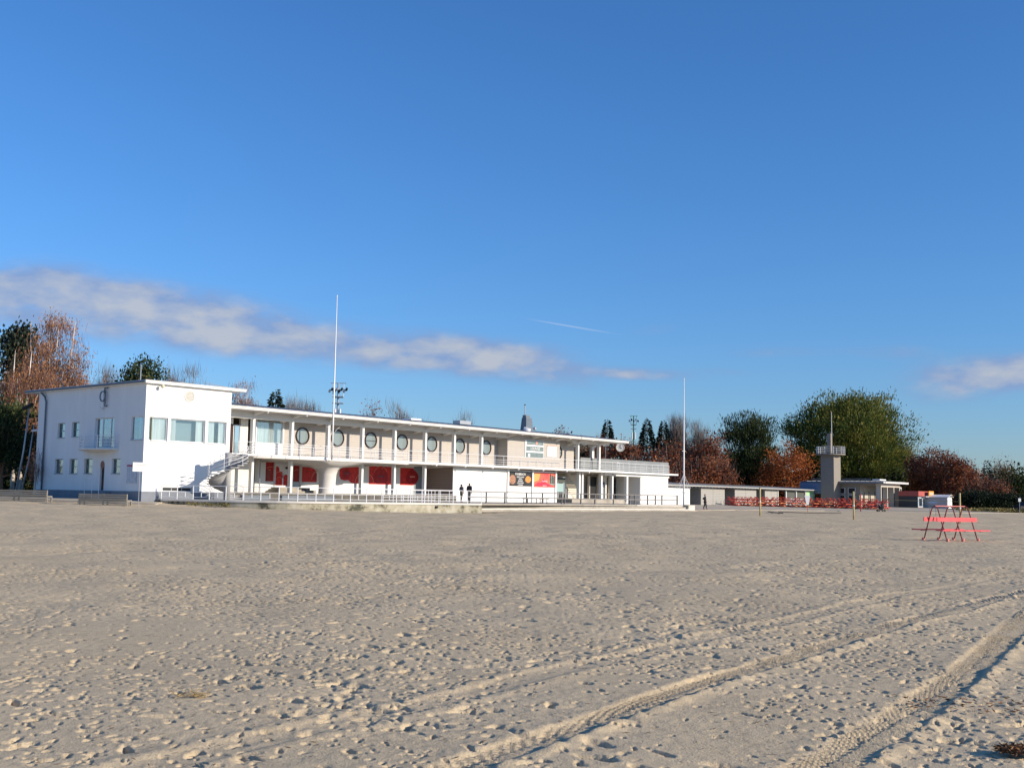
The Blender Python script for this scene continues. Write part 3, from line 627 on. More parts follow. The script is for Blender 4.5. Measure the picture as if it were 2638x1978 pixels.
# gallery slab and the round balcony
box('gallery_slab', CREAM, HB, -4.13, 52.8, -1.05, 4.3, 4.33, 4.50)
box('gallery_fascia', WHITE, HB, -3.2, 52.9, -1.10, -1.052, 4.36, 4.56)
DC = (8.45, 8.2); DR = 9.15
arc = [(DC[0] + DR * math.sin(t), DC[1] - DR * math.cos(t)) for t in np.linspace(rad(-73), rad(68), 40) if DC[1] - DR * math.cos(t) < -1.0] 
arc = [(-2.6, -.2), (-1.9, -1.0)] + [p for p in [(DC[0] + (DR + .35) * math.sin(t), DC[1] - (DR + .35) * math.cos(t)) for t in np.linspace(rad(-60), rad(60), 60)] if p[1] < -1.06] + [(17.3, -1.05)]
arc.sort(key=lambda p: p[0])
MB().prism(arc + [(17.3, .6), (-2.6, .6)], 4.26, 4.345).build('balcony_slab', CONCR, HB)
# soffit cone under the round balcony and the mushroom pillar
MX, MY = 8.75, .6
prof = [(.80, TZ), (.92, TZ + .02), (.86, TZ + .25), (.78, 1.1), (.75, 2.4), (.80, 3.1), (.95, 3.55), (1.3, 3.85), (2.2, 4.02), (3.4, 4.19), (5.2, 4.255)]
seg = 48; vs = []; fs = []
for (r, z) in prof:
    for k in range(seg):
        t = 2 * math.pi * k / seg; rr = r; yy = -math.cos(t) * r
        if r > 1.2: yy = max(yy, -min(r, 1.9 + (r - 1.9) * .08 if r > 1.9 else r))
        vs.append((MX + math.sin(t) * rr * (1.35 if r > 1.2 else 1), MY + yy, z))
for i in range(len(prof) - 1):
    for k in range(seg): fs.append((i * seg + k, i * seg + (k + 1) % seg, (i + 1) * seg + (k + 1) % seg, (i + 1) * seg + k))
MB().add(vs, fs).build('mushroom_pillar', CONCR, HB, smooth=True)
# lower floor
for k in (0, 1, 3, 4, 5): column(4.112 * k, 1.4, 4.34)
for s in (45.5, 46.05, 49.75, 51.95): column(s, 1.3, 4.34, w=.13)
for s in (33.0, 37.1, 41.15): column(s, TZ, 4.34, w=.13)
column(54.98, .7, 4.1, w=.16)
for k in range(0, 13):
    s = 4.112 * k; MB().add([(s - .08, -1.0, 4.30), (s + .08, -1.0, 4.30), (s + .15, 4.2, 4.05), (s - .15, 4.2, 4.05), (s - .08, -1.0, 4.335), (s + .08, -1.0, 4.335), (s + .15, 4.2, 4.335), (s - .15, 4.2, 4.335)],
             [(0, 3, 2, 1), (0, 1, 5, 4), (1, 2, 6, 5), (2, 3, 7, 6), (3, 0, 4, 7)]).build('slab_beam', CREAM, HB)
LW = 4.0
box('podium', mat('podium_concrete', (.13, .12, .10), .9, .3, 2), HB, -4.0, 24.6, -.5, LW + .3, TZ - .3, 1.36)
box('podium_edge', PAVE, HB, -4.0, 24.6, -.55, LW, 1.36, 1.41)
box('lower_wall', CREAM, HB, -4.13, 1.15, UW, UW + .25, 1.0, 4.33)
box('lower_wall', WHITE, HB, 3.3, 23.0, LW, LW + .25, 1.41, 4.33)
box('lower_wall', mat('shaded_glass_wall', (.30, .34, .36), .3), HB, 23.0, 24.6, LW, LW + .25, 1.41, 4.33)  # glazed recess, its shade put into the grey colour
MB().tube([(2.95, LW - 1.2, 1.4), (2.95, LW - 1.2, 4.3)], .05, 6).build('downpipe', STEEL, HB)
def poster(name, m, s0, s1, z0, z1, y=LW, label=None): return box(name, m, HB, s0, s1, y - .03, y - .002, z0, z1, label=label)
def strokes(parent, y, lines, m=PINKL, r=.03):
    for ln in lines: MB().tube([(a, y, b) for a, b in ln], r, 5).build('printed_line', m, parent)
def arcp(cx, cz, r, a0, a1, n=12): return [(cx + r * math.cos(rad(a0 + (a1 - a0) * i / n)), cz + r * math.sin(rad(a0 + (a1 - a0) * i / n))) for i in range(n + 1)]
def shape(name, poly, m, parent, y): MB().add([(a, y, b) for a, b in poly] + [(a, y + .012, b) for a, b in poly], [tuple(range(len(poly))), tuple(range(len(poly), 2 * len(poly)))[::-1]] + [(i, (i + 1) % len(poly), len(poly) + (i + 1) % len(poly), len(poly) + i) for i in range(len(poly))]).build(name, m, parent)
P1 = poster('red_poster', RED, 4.49, 5.35, 2.40, 4.10, label='tall narrow red window film left of the entrance')
shape('printed_patch', [(4.55, 2.5), (4.95, 2.5), (4.98, 3.3), (4.75, 3.5), (4.56, 3.3)], mat('dim_red', (.26, .06, .05), .6), P1, LW - .045); strokes(P1, LW - .05, [[(4.6, 3.55), (4.8, 3.7), (5.0, 3.66), (5.2, 3.72)], [(4.72, 3.42), (5.0, 3.44)]], r=.022)
door = box('entrance_door', WMETAL, HB, 5.48, 7.15, LW - .06, LW - .002, 1.9, 4.02); CUP = RED
shape('red_film', [(5.55, 2.05), (6.3, 2.05), (6.3, 3.28), (5.98, 3.3), (5.93, 3.62), (5.75, 3.75), (5.58, 3.72)], REDB, door, LW - .075)
shape('red_film', [(6.45, 2.05), (7.08, 2.05), (7.08, 2.75), (6.95, 3.0), (6.65, 3.05), (6.45, 2.9)], REDB, door, LW - .075)
strokes(door, LW - .085, [arcp(5.9, 2.95, .32, 0, 180), arcp(5.95, 2.5, .3, 20, 170)], r=.02)
shape('oval_mark', [(6.8 + .2 * math.cos(t), 3.64 + .1 * math.sin(t)) for t in np.linspace(0, 2 * math.pi, 16)[:-1]], BLACKF, door, LW - .075)
box('door_handle', STEEL, door, 6.34, 6.38, LW - .14, LW - .065, 2.7, 3.1)
P2 = poster('red_poster', RED, 7.62, 8.27, 2.42, 3.88, label='narrow red window film right of the first column'); strokes(P2, LW - .05, [[(7.7, 3.4), (7.9, 3.55), (8.15, 3.5)]], r=.022)
P3 = HB
shape('red_poster', [(8.6, 2.42), (10.35, 2.42), (10.35, 3.2), (10.1, 3.6), (9.6, 3.76), (8.6, 3.8)], REDB, HB, LW - .03); P3 = CH[HB.name][-1]
strokes(P3, LW - .05, [arcp(10.6, 2.6, .9, 100, 175)], r=.035)
shape('printed_patch', [(9.85, 2.6), (10.3, 2.6), (10.3, 3.3), (10.05, 3.3)], RED, P3, LW - .045)
shape('red_poster', [(13.1, 3.1), (13.3, 2.75), (13.75, 2.65), (14.2, 2.7), (14.7, 2.4), (15.78, 2.4), (15.78, 4.02), (13.4, 3.85), (13.12, 3.7)], REDB, HB, LW - .03); P4 = CH[HB.name][-1]
shape('printed_patch', [(13.5, 2.8), (14.3, 2.8), (14.5, 3.4), (14.1, 3.8), (13.4, 3.6)], RED, P4, LW - .045)
strokes(P4, LW - .05, [arcp(15.9, 2.5, .8, 90, 180)], r=.03); shape('label_bar', [(13.7, 3.28), (14.3, 3.28), (14.3, 3.38), (13.7, 3.38)], mat('dark_label', (.08, .09, .15), .6), P4, LW - .055)
P5 = poster('red_poster', REDB, 16.9, 20.08, 2.37, 4.12, label='widest red window film with a big apple print')
shape('apple_print', [(18.4 + 1.0 * math.cos(t) * (1 - .12 * math.sin(t)), 3.15 + .78 * math.sin(t) - .12 * abs(math.cos(t / 1.0)) * .5) for t in np.linspace(0, 2 * math.pi, 24)[:-1]], RED, P5, LW - .045)
strokes(P5, LW - .055, [arcp(16.6, 2.5, .85, 0, 70), arcp(18.4, 3.2, .95, 30, 160), [(18.5, 3.85), (18.7, 4.08)]], r=.025)
shape('label_bar', [(18.1, 3.1), (18.75, 3.1), (18.75, 3.22), (18.1, 3.22)], bpy.data.materials['dark_label'], P5, LW - .06)
P6 = poster('red_poster', REDB, 21.1, 22.95, 2.36, 4.08, label='red window film with a round apple overhanging the wall edge')
shape('apple_print', [(22.75 + .88 * math.cos(t), 3.15 + .72 * math.sin(t) * (1 - .1 * math.cos(2 * t))) for t in np.linspace(0, 2 * math.pi, 26)[:-1]], RED, P6, LW - .06)
shape('label_bar', [(22.4, 3.15), (23.1, 3.15), (23.1, 3.27), (22.4, 3.27)], PINKL, P6, LW - .075)
for (a, b) in ((3.3, 4.05), (5.37, 5.47), (8.3, 8.55), (12.4, 13.0), (15.82, 16.85), (20.1, 21.05)): poster('wall_pilaster', CREAM, a + .03, min(b - .03, a + .35), 1.42, 4.2)
for i in range(3): box('door_step', PAVE, HB, 4.6 + .3 * i, 7.9 - .25 * i, LW - 1.9 + .35 * i, LW - .03, 1.41 + .16 * i, 1.57 + .16 * i)
box('door_step', PAVE, HB, 8.1, 9.1, LW - 1.4, LW - .04, 1.41, 1.66); box('door_step', PAVE, HB, 8.2, 8.7, LW - 1.1, LW - .05, 1.66, 1.86)
# lower box with banners
box('lower_box', BRICK_SHADED, HB, 24.66, 41.1, .09, LW + .2, TZ, 4.33)
for (a, b) in ((24.60, 28.93), (28.97, 32.85)): box('wall_panel', WHITE, HB, a, b, .03, .09, TZ, 4.12)
for (a, b) in ((33.14, 36.98), (37.24, 41.02)): box('wall_panel', WHITE, HB, a, b, .03, .09, TZ, 2.5); box('wall_panel', WHITE, HB, a, b, .03, .09, 4.05, 4.2)
box('head_panel', CONCR, HB, 24.60, 33, .05, .09, 4.13, 4.33)
BK = mat('black_print', (.035, .038, .042), .5, .3, 2)
ban = box('banner', BK, HB, 33.14, 36.98, .0, .028, 2.56, 4.06, label='dark banner with a burger, white lettering and a pizza')
def ell(cx, cz, rx, rz, n=18): return [(cx + rx * math.cos(t), cz + rz * math.sin(t)) for t in np.linspace(0, 2 * math.pi, n + 1)[:-1]]
shape('food_print', ell(33.75, 3.2, .55, .5), mat('brown_food', (.38, .20, .13), .6, .5, 6), ban, -.014)
shape('food_print', ell(36.35, 3.25, .5, .36), mat('orange_food', (.75, .28, .07), .6, .5, 6), ban, -.014)
text('FUNBEACH', .34, WMETAL, ban, (35.05, -.016, 3.78), FR, bold=.006)
for i, (wd, tx) in enumerate(((.9, 'RESTO & BAR'), (1.1, 'PIZZA'), (1.2, 'BURGER'), (1.0, 'COCKTAILS'), (.8, 'LOUNGE'))): text(tx, .2, WMETAL, ban, (35.05, -.016, 3.48 - .21 * i), FR, bold=.004)
b2_ = box('banner', mat('orange_red_print', (.80, .20, .10), .5, .3, .8, col2=(.72, .06, .09)), HB, 37.24, 41.02, .0, .028, 2.46, 4.02, label='orange and red banner with silhouettes')
shape('printed_patch', [(37.3, 3.0), (38.2, 3.2), (38.4, 3.9), (37.3, 3.95)], mat('pale_orange', (.85, .38, .12), .6), b2_, -.014)
shape('printed_patch', [(37.4, 2.6), (38.0, 2.95), (38.6, 2.95), (39.0, 3.4), (39.5, 2.9), (40.3, 2.75), (40.8, 2.6)], mat('crimson_print', (.70, .04, .08), .6), b2_, -.017)
shape('printed_patch', [(40.0, 2.75), (40.95, 2.65), (40.95, 3.6), (40.5, 3.8), (40.1, 3.6)], mat('greenish_grey_print', (.26, .27, .22), .6, .5, 8), b2_, -.014)
for i in range(3): box('silhouette', BK, b2_, 40.15 + .3 * i, 40.3 + .3 * i, -.03, -.018, 2.9, 3.9 - .1 * i)
text('SUMMER', .24, WMETAL, b2_, (39.2, -.02, 3.1), FR); text('BEACH', .2, WMETAL, b2_, (39.2, -.02, 2.62), FR)
# right recess: deep back wall, doors, stair
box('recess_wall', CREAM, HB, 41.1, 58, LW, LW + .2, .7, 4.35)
box('podium', PAVE, HB, 43.4, 53.6, -.6, LW, .6, 1.29)
for i in range(3): box('podium_step', PAVE, HB, 53.6, 53.9 + .35 * (2 - i), -.5, 1.5, .6, .76 + .18 * i)
kg = box('glass_booth', GLASSR, HB, 42.2, 45.0, 1.6, 1.65, 1.0, 3.7)
for x in (42.2, 43.6, 45.0): box('booth_post', WMETAL, kg, x - .04, x + .04, 1.55, 1.7, 1.0, 3.75)
box('booth_panel', mat('turquoise_panel', (.35, .50, .50), .4), kg, 42.6, 44.5, 1.50, 1.54, 2.0, 2.95); box('booth_head', INTER, kg, 42.3, 44.9, 1.5, 1.54, 3.05, 3.6)
for i in range(14): box('stair_tread', mat('stair_wood', (.40, .34, .24), .8) if 'stair_wood' not in bpy.data.materials else bpy.data.materials['stair_wood'], HB, 46.4, 48.3, 1.4 + .19 * i, 1.66 + .19 * i, 1.36 + .21 * i, 1.43 + .21 * i)
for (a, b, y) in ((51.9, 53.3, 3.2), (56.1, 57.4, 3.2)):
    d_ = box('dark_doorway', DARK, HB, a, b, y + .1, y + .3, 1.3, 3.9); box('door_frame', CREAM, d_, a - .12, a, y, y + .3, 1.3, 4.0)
box('inner_pier', CREAM, HB, 53.4, 54.6, 2.7, 3.2, 1.3, 4.33); box('wall_plaque', mat('blue_grey_plaque', (.10, .13, .20), .5), HB, 53.55, 54.15, 2.64, 2.69, 2.7, 3.3)
for (a, b) in ((58.3, 60.9), (61.4, 64.0)): box('shutter', mat('shutter_grey', (.36, .37, .38), .6, .05) if 'shutter_grey' not in bpy.data.materials else bpy.data.materials['shutter_grey'], HB, a, b, 3.6, 3.8, .75, 3.4)
box('recess_wall', CREAM, HB, 53, 64.2, 3.81, 4.0, .7, 4.35)
box('white_box', WHITE, HB, 57.92, 64.17, .06, 4.0, .4, 4.1)
for (a, b) in ((58.0, 60.84), (60.9, 63.9)): box('wall_panel', WHITE, HB, a, b, .02, .06, .72, 4.02)
# terrace roof and parapet on the right
MB().prism([(50.6, -.62), (65.5, -.62), (65.5, 6), (50.6, 6)], 4.36, 4.55).build('terrace_roof', WHITE, HB)
box('roof_beam', WHITE, HB, 50.4, 64.2, -.1, .3, 4.02, 4.36)
PARA = mat('grey_parapet', (.23, .245, .245), .8, .12, .8, stretch=(1, 1, .4))
for i in range(9): a = 46.9 + i * 2.08; box('parapet_panel', PARA, HB, a, a + 2.065, .9, 1.02, 4.56, 6.02)
# lamps under eaves and slab
lm = None
for k in range(12):
    for (yy, zz) in ((-1.45, lambda s: ZE(s) - .20), (-1.0, lambda s: 4.30)):
        s = .3 + 4.155 * k
        if yy == -1.0 and not (16 < s): continue
        if lm is None: o = sphere('soffit_lamp', (0, 0, 0), .12, WMETAL, HB, 10); lm = o.data
        else: o = link('soffit_lamp', lm, HB)
        o.location = (s, yy, zz(s)); 
# chimney and roof boxes
cz = 9.0
ch = MB().add([(39.0, 2.6, cz - .6), (40.3, 2.6, cz - .6), (40.3, 3.5, cz - .6), (39.0, 3.5, cz - .6), (39.2, 2.75, 10.2), (40.2, 2.75, 10.2), (40.2, 3.4, 10.2), (39.2, 3.4, 10.2)], [(0, 3, 2, 1), (4, 5, 6, 7), (0, 1, 5, 4), (1, 2, 6, 5), (2, 3, 7, 6), (3, 0, 4, 7)]).build('chimney', mat('chimney_lead', (.13, .16, .19), .5, .2), HB)
box('chimney_cap', ROOFD, ch, 39.2, 39.9, 2.8, 3.3, 10.2, 10.5); MB().tube([(39.35, 3.1, 10.5), (39.35, 3.1, 11.65)], .055, 6).build('flue', STEEL, ch); MB().tube([(39.35, 3.1, 11.6), (39.35, 3.1, 11.72)], .09, 6).build('flue_cap', DARK, ch)
sphere('roof_vent', (40.9, 2.9, 9.05), .2, STEEL, HB); box('roof_box', STEEL, HB, 28.2, 29.9, 2.6, 3.6, 8.85, 9.22); box('skylight', WMETAL, HB, 17.9, 19.3, -.6, .6, 8.55, 8.72)
MB().disc((37.0, .8, 8.62), (0, -.3, 1), .4, .25, 16).build('roof_vent', WMETAL, HB)

# railings of the gallery
railing('gallery_railing', 'long white barred railing along the upper gallery of the beach house', [(17.2, -1.0, 4.52), (41.0, -1.0, 4.52), (52.0, -1.0, 4.52)], 1.05, (.2, .42, .64, 1.05), WMETAL, 1.37, .024, .016)
railing('gallery_railing', 'white railing of the upper gallery behind the round balcony', [(-1.9, -.6, 4.52), (17.0, -.6, 4.52)], 1.05, (.22, .44, .66, 1.05), WMETAL, 1.37, .022, .014)
railing('roof_terrace_railing', 'white railing in front of the grey parapet on the roof terrace', [(52.2, -.5, 4.57), (63.5, -.5, 4.57)], .98, (.2, .4, .6, .98), WMETAL, 1.3, .026, .016)
ra = [(-4.0, -5.6), (-2.5, -3.3), (-1.2, -1.6)] + [p for p in arc if p[0] > -.6][::3]
railing('balcony_railing', 'curved white railing around the round balcony on the mushroom pillar', [(p[0], p[1] + .08, 4.35) for p in ra], 1.0, (.2, .5, .75, 1.0), WMETAL, 1.5, .028, .018)

# ------------------------------------------------------------------ spiral stair
ST = thing('spiral_stair', 'pale spiral stair winding from the terrace up to the left end of the round balcony', 'staircase', L(-6.15, -5.2, TZ))
n = 20; rise = (4.35 - TZ) / n; ri, ro = .22, 1.55
STC = mat('shaded_stair_concrete', (.36, .36, .36), .85, .08, 3)  # greyed so the colour stands in for shade on the stair
cols = [];
da = rad(23)
poly = [(ri * math.cos(0), 0), (ro, 0), (ro * math.cos(da / 2), ro * math.sin(da / 2)), (ro * math.cos(da), ro * math.sin(da)), (ri * math.cos(da), ri * math.sin(da))]
tm = MB().prism(poly, -.07, 0).mesh('tread', STC)
MB().prism([(-4.95, -6.0), (-3.9, -5.7), (-1.0, -1.2), (-2.6, -.6), (-4.9, -4.3)], 4.22, 4.345).build('landing_slab', CONCR, HB)
A0 = rad(-5)
for i in range(n):
    o = link('tread', tm, ST, (0, 0, rise * (i + 1)), (0, 0, A0 + rad(19) * i))
MB().tube([(0, 0, 0), (0, 0, 4.4 - TZ)], .25, 14).build('newel', STC, ST, smooth=True)
soff = MB(); V = []; ro2 = 1.40
for i in range(2 * n + 1):
    a = A0 + rad(19) * i / 2; z = rise * i / 2 - .12
    for (r, dz) in ((ri, .0), (ro2, .03), (ro2, .12), (ri, .12)): V.append((r * math.cos(a), r * math.sin(a), z + dz))
soff.add(V, [(4 * i + j, 4 * i + (j + 1) % 4, 4 * (i + 1) + (j + 1) % 4, 4 * (i + 1) + j) for i in range(2 * n) for j in range(4)]); soff.build('stringer', STC, ST, smooth=False)
for lv in (.35, .62, .95):
    MB().tube([((ro - .05) * math.cos(A0 + rad(19) * t), (ro - .05) * math.sin(A0 + rad(19) * t), rise * t + lv) for t in np.linspace(0, n, 44)], .02, 5).build('handrail', WMETAL, ST)
for i in range(0, n + 1, 3):
    a = A0 + rad(19) * i; MB().tube([((ro - .05) * math.cos(a), (ro - .05) * math.sin(a), rise * i - .05), ((ro - .05) * math.cos(a), (ro - .05) * math.sin(a), rise * i + .95)], .022, 5).build('rail_post', WMETAL, ST)
# ------------------------------------------------------------------ changing cabins wing
CB = thing('cabin_wing', 'long low flat-roofed row of white board changing cabins with open grey bays', 'building', L(64.2, 1, 0))
BOARD = lined('white_boards', (.40, .39, .36), (.26, .25, .23), 4.2, .12); GREYB = mat('grey_bay', (.27, .28, .29), .85, .1); TRIMW = mat('trim_white', (.62, .62, .60), .6)
def cb(name, m, a, b, y0, y1, z0, z1, **k): return box(name, m, CB, a - 64.2, b - 64.2, y0, y1, z0, z1, **k)
segs = [(64.2, 70.9, 'w'), (70.9, 73.7, 'o'), (73.7, 79.9, 'b'), (79.9, 82.7, 'o'), (82.7, 88.8, 'b'), (88.8, 91.4, 'o'), (91.4, 95.2, 'b'), (95.2, 97.7, 'd'), (98.1, 101.0, 'g'), (101.3, 104.1, 'g'), (107.4, 112, 'g2')]
for (a, b, t) in segs:
    if t == 'w': cb('white_wall', WHITE, a, b - 3.3, 0, .2, .3, 3.1); cb('white_wall', WHITE, b - 3.25, b, 0, .2, .3, 3.1)
    elif t == 'b':
        mid = (a + b) / 2; cb('board_panel', BOARD, a, mid - .02, 0, .2, .4, 3.0); cb('board_panel', BOARD, mid + .02, b, 0, .2, .4, 3.0)
        cb('panel_side', GREYB, a, a + .15, .2, 4, .4, 3.0)
    elif t == 'o': cb('bay_wall', GREYB, a, b, 3.0, 3.2, .4, 3.1); cb('bay_side', GREYB, a, a + .1, .25, 3, .4, 3.0)
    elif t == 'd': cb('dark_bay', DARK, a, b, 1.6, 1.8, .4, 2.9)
    elif t == 'g': w_ = cb('window', INTER, a, b, .1, .2, 1.8, 2.9); cb('window_apron', GREYB, a, b, .05, .2, .4, 1.8)
    else: cb('yellow_wall', mat('ochre_wall', (.36, .27, .12), .8, .2), a - 3.3 + 3.4, b, .6, .8, .4, 3.0)
for s in (95.25, 97.85, 101.15, 104.2, 107.2): cb('bay_post', TRIMW, s - .12, s + .12, -.1, .1, .4, 3.0)
mb = MB(); a0, b0 = 0, 48.5
mb.add([(a0, -.75, 3.12), (b0, -.75, 2.97), (b0, 5, 2.97), (a0, 5, 3.12), (a0, -.75, 3.32), (b0, -.75, 3.13), (b0, 5, 3.53), (a0, 5, 3.72)], [(0, 3, 2, 1), (4, 5, 6, 7), (0, 1, 5, 4), (1, 2, 6, 5), (2, 3, 7, 6), (3, 0, 4, 7)])
mb.build('roof', mat('cabin_roof', (.22, .22, .21), .7, .2, 2), CB)
cb('fascia', TRIMW, 64.2, 112.6, -.80, -.752, 3.10, 3.17)
cb('valance_head', GREYB, 95, 112, .0, .1, 2.9, 3.05)
sc_ = MB().prism([(0, 0), (.28, 0), (.28, .02), (0, .02)], 0, .12).mesh('scallop', TRIMW)
for i in range(34): link('scallop', sc_, CB, (1.0 + .85 * i, -.16, 2.96))
pg = tag(box('green_banner', mat('green_print', (.25, .62, .30), .5, .6, 1.2, col2=(.75, .80, .55)), None, 0, 2.9, 0, .03, 0, 2.4), 'green and white banner hanging on the end bay of the cabin row', 'banner')
pg.location = L(104.35, .88, .55); pg.rotation_euler = (0, 0, ANG)
so = tag(box('snack_sign', mat('orange_sign', (.75, .22, .03), .5), None, 0, 2.0, 0, .06, 0, .5), 'small orange sign board under the cabin roof beside the green banner', 'sign')
so.location = L(108.0, .9, 2.35); so.rotation_euler = (0, 0, ANG)
box('sign_stripe', mat('sign_yellow', (.85, .6, .12), .5), so, .25, 1.75, -.012, -.002, .17, .33)

# ------------------------------------------------------------------ lookout tower
GC = mat('grey_render', (.27, .24, .20), .85, .06, 2, .1, 20)
TW = thing('lookout_tower', 'slender grey concrete lookout tower with a railed round deck on top', 'tower', L(106.6, -2.6, 0))
box('shaft', GC, TW, 0, 2.4, 0, 2.15, .2, 8.55)
MB().prism([(1.2 + 2.2 * math.cos(t), 1.05 + 2.2 * math.sin(t)) for t in np.linspace(0, 2 * math.pi, 33)[:-1]], 8.55, 8.72).build('deck', GC, TW)
for lv in (.28, .55, .82, 1.1): MB().tube([(1.2 + 2.12 * math.cos(t), 1.05 + 2.12 * math.sin(t), 8.72 + lv) for t in np.linspace(0, 2 * math.pi, 33)], .018, 5).build('rail', WMETAL, TW)
pm_ = MB().tube([(0, 0, 0), (0, 0, 1.12)], .04, 5).mesh('rail_post', WMETAL)
for i in range(10): t = 2 * math.pi * i / 10; link('rail_post', pm_, TW, (1.2 + 2.12 * math.cos(t), 1.05 + 2.12 * math.sin(t), 8.72))
box('pier', GC, TW, .95, 1.5, .9, 1.5, 8.72, 11.9)
mst = tag(MB().tube([(0, 0, 0), (0, 0, 5.6)], [.06, .03], 6).build('tower_mast', WMETAL), 'thin white mast standing on the deck of the lookout tower', 'mast'); mst.location = L(106.6 + 1.75, -2.6 + 1.1, 9.7)
MB().tube([(0, 0, -.98), (0, 0, 0)], .06, 6).build('mast_foot', WMETAL, mst)

# ------------------------------------------------------------------ pavilion
PV = thing('pavilion', 'grey beach pavilion with flat metal roof and a portico of pale pillars', 'building', L(109, -9, 0))
LT = mat('pale_render', (.52, .48, .42), .85, .06, 2)
box('side_wall', GC, PV, 0, .3, 3.4, 12.1, .2, 4.3); box('porch_wall', LT, PV, .3, 7.0, 3.4, 3.65, .2, 4.3); box('side_wall', GC, PV, 7.0, 7.3, 3.4, 12, .2, 4.3); box('back_wall', GC, PV, 0, 7.3, 12, 12.2, .2, 4.3)
BL = mat('shaded_blue_wall', (.20, .25, .34), .8); box('rear_block', BL, PV, -2.1, -.05, 8.6, 12.2, 2.6, 4.25)  # blue of the wall's shaded side is put into its colour
for (y) in (4.6, 6.3):
    for z in (1.95, 3.1):
        w_ = box('window', TRIMW, PV, -.05, 0, y - .62, y + .62, z - .48, z + .48); MB().box(-.07, -.045, y - .5, y + .5, z - .40, z + .40).build('pane', DARK, w_)
for i, s in enumerate((0, 2.4, 4.85, 7.1)):
    box('pillar', LT, PV, s, s + .24, 0, .75, .2, 3.72)
MB().prism([(6.8, -1.0), (8.6, -1.0), (8.0, 0), (7.2, 0)], .2, .5).build('pillar_base', LT, PV)
box('portico_beam', LT, PV, -.02, 7.36, -.02, .8, 3.72, 4.3); box('side_beam', GC, PV, -.01, .25, .8, 3.4, 3.9, 4.3)
for s in (1.6, 3.3, 5.6): box('porch_post', GC, PV, s, s + .1, 3.30, 3.38, .3, 3.3); MB().disc((s + .05, 3.36, 3.3), (0, -1, 0), .28, .06, 14, .6).build('oval_lamp', TRIMW, PV)
box('roof', ROOFM, PV, -.9, 8.6, -.8, 12.6, 4.3, 4.52); box('roof_front_trim', TRIMW, PV, -.3, 8.7, -.86, -.802, 4.26, 4.54)
box('roof_edge', ROOFD, PV, -.96, -.902, -.8, 12.6, 4.24, 4.5)
for i in range(16): box('roof_seam', SEAM, PV, -.85, 8.5, -.4 + .8 * i, -.34 + .8 * i, 4.52, 4.6)
for lv in (.2, .42): MB().tube([(1.5, 12, 4.55 + lv), (1.5, 2.2, 4.55 + lv)], .03, 5).build('roof_rail', STEEL, PV)
box('roof_hatch', WMETAL, PV, 2, 4.4, 1.0, 2.2, 4.75, 4.95)
dt = MB(); dt.box(0, .8, 0, .8, 0, .9)
ac = tag(dt.build('air_unit', WMETAL), 'white air conditioning box on the far end of the pavilion', 'air unit'); ac.location = L(117.2, -8.6, 2.9); ac.rotation_euler = (0, 0, ANG)
MB().disc((.4, -.001, .45), (0, -1, 0), .3, .02, 18).build('fan_grille', DARK, ac); box('bracket', STEEL, ac, .1, .7, .1, .7, -.25, 0)
box('bracket', STEEL, ac, -.95, 0, .2, .6, .2, .28)

# ------------------------------------------------------------------ kiosk and curved-roof trailer
KS = thing('snack_kiosk', 'small snack kiosk with dark side wall, red fascia and glazed front', 'kiosk', L(113.5, -12.9, 0))
box('body', mat('kiosk_dark', (.05, .055, .06), .5), KS, 0, 5.0, .1, 3.0, .1, 2.45); box('fascia', mat('kiosk_red', (.45, .11, .09), .6, .1), KS, -.05, 4.2, -.1, 3.0, 2.45, 3.2)
box('front_frame', mat('kiosk_grey', (.45, .50, .52), .5), KS, .03, 4.9, 0, .1, .75, 2.3); box('front_dado', mat('kiosk_brick_red', (.40, .10, .06), .7), KS, .03, 2.2, 0, .1, .1, .74)
for (a, b) in ((.35, 1.6), (1.9, 2.7), (3.1, 4.7)): box('window_pane', GLASSR, KS, a, b, -.02, -.001, .95, 2.1)
box('awning', WMETAL, KS, 1.6, 6.5, -.6, .1, 2.35, 2.45)
ks = tag(box('kiosk_sign', mat('amber_sign', (.85, .36, .06), .5), None, 0, 2.0, 0, .1, 0, .75), 'amber sign box above the front of the snack kiosk', 'sign'); ks.location = L(116.1, -13.6, 2.5); ks.rotation_euler = (0, 0, ANG)
text('SNACK', .42, WMETAL, ks, (1.0, -.01, .38), FR, bold=.01)
TRL = thing('curved_roof_trailer', 'light grey curved-roof sales trailer with a white front', 'trailer', L(116.5, -16.2, 0))
box('side', mat('trailer_grey', (.42, .43, .44), .5), TRL, 0, .08, 0, 5.5, .3, 2.3); box('front', WHITE, TRL, .08, 1.9, -.05, 0, .15, 2.35); box('back', WHITE, TRL, .08, 1.9, 5.45, 5.5, .15, 2.3)
V = []; F = []
for i in range(9):
    t = i / 8; x = -.1 + 2.2 * t; z = 2.3 + .38 * math.sin(math.pi * t)
    for y in (-.3, 5.8): V += [(x, y, z), (x, y, z + .06)]
for i in range(8):
    k = 4 * i; F += [(k, k + 4, k + 6, k + 2), (k + 1, k + 3, k + 7, k + 5), (k, k + 1, k + 5, k + 4), (k + 2, k + 6, k + 7, k + 3)]
MB().add(V, F).build('curved_roof', WHITE, TRL)
for y in (1.2, 4.2): MB().disc((-.02, y, .42), (-1, 0, 0), .33, .1, 18).build('wheel', DARK, TRL)

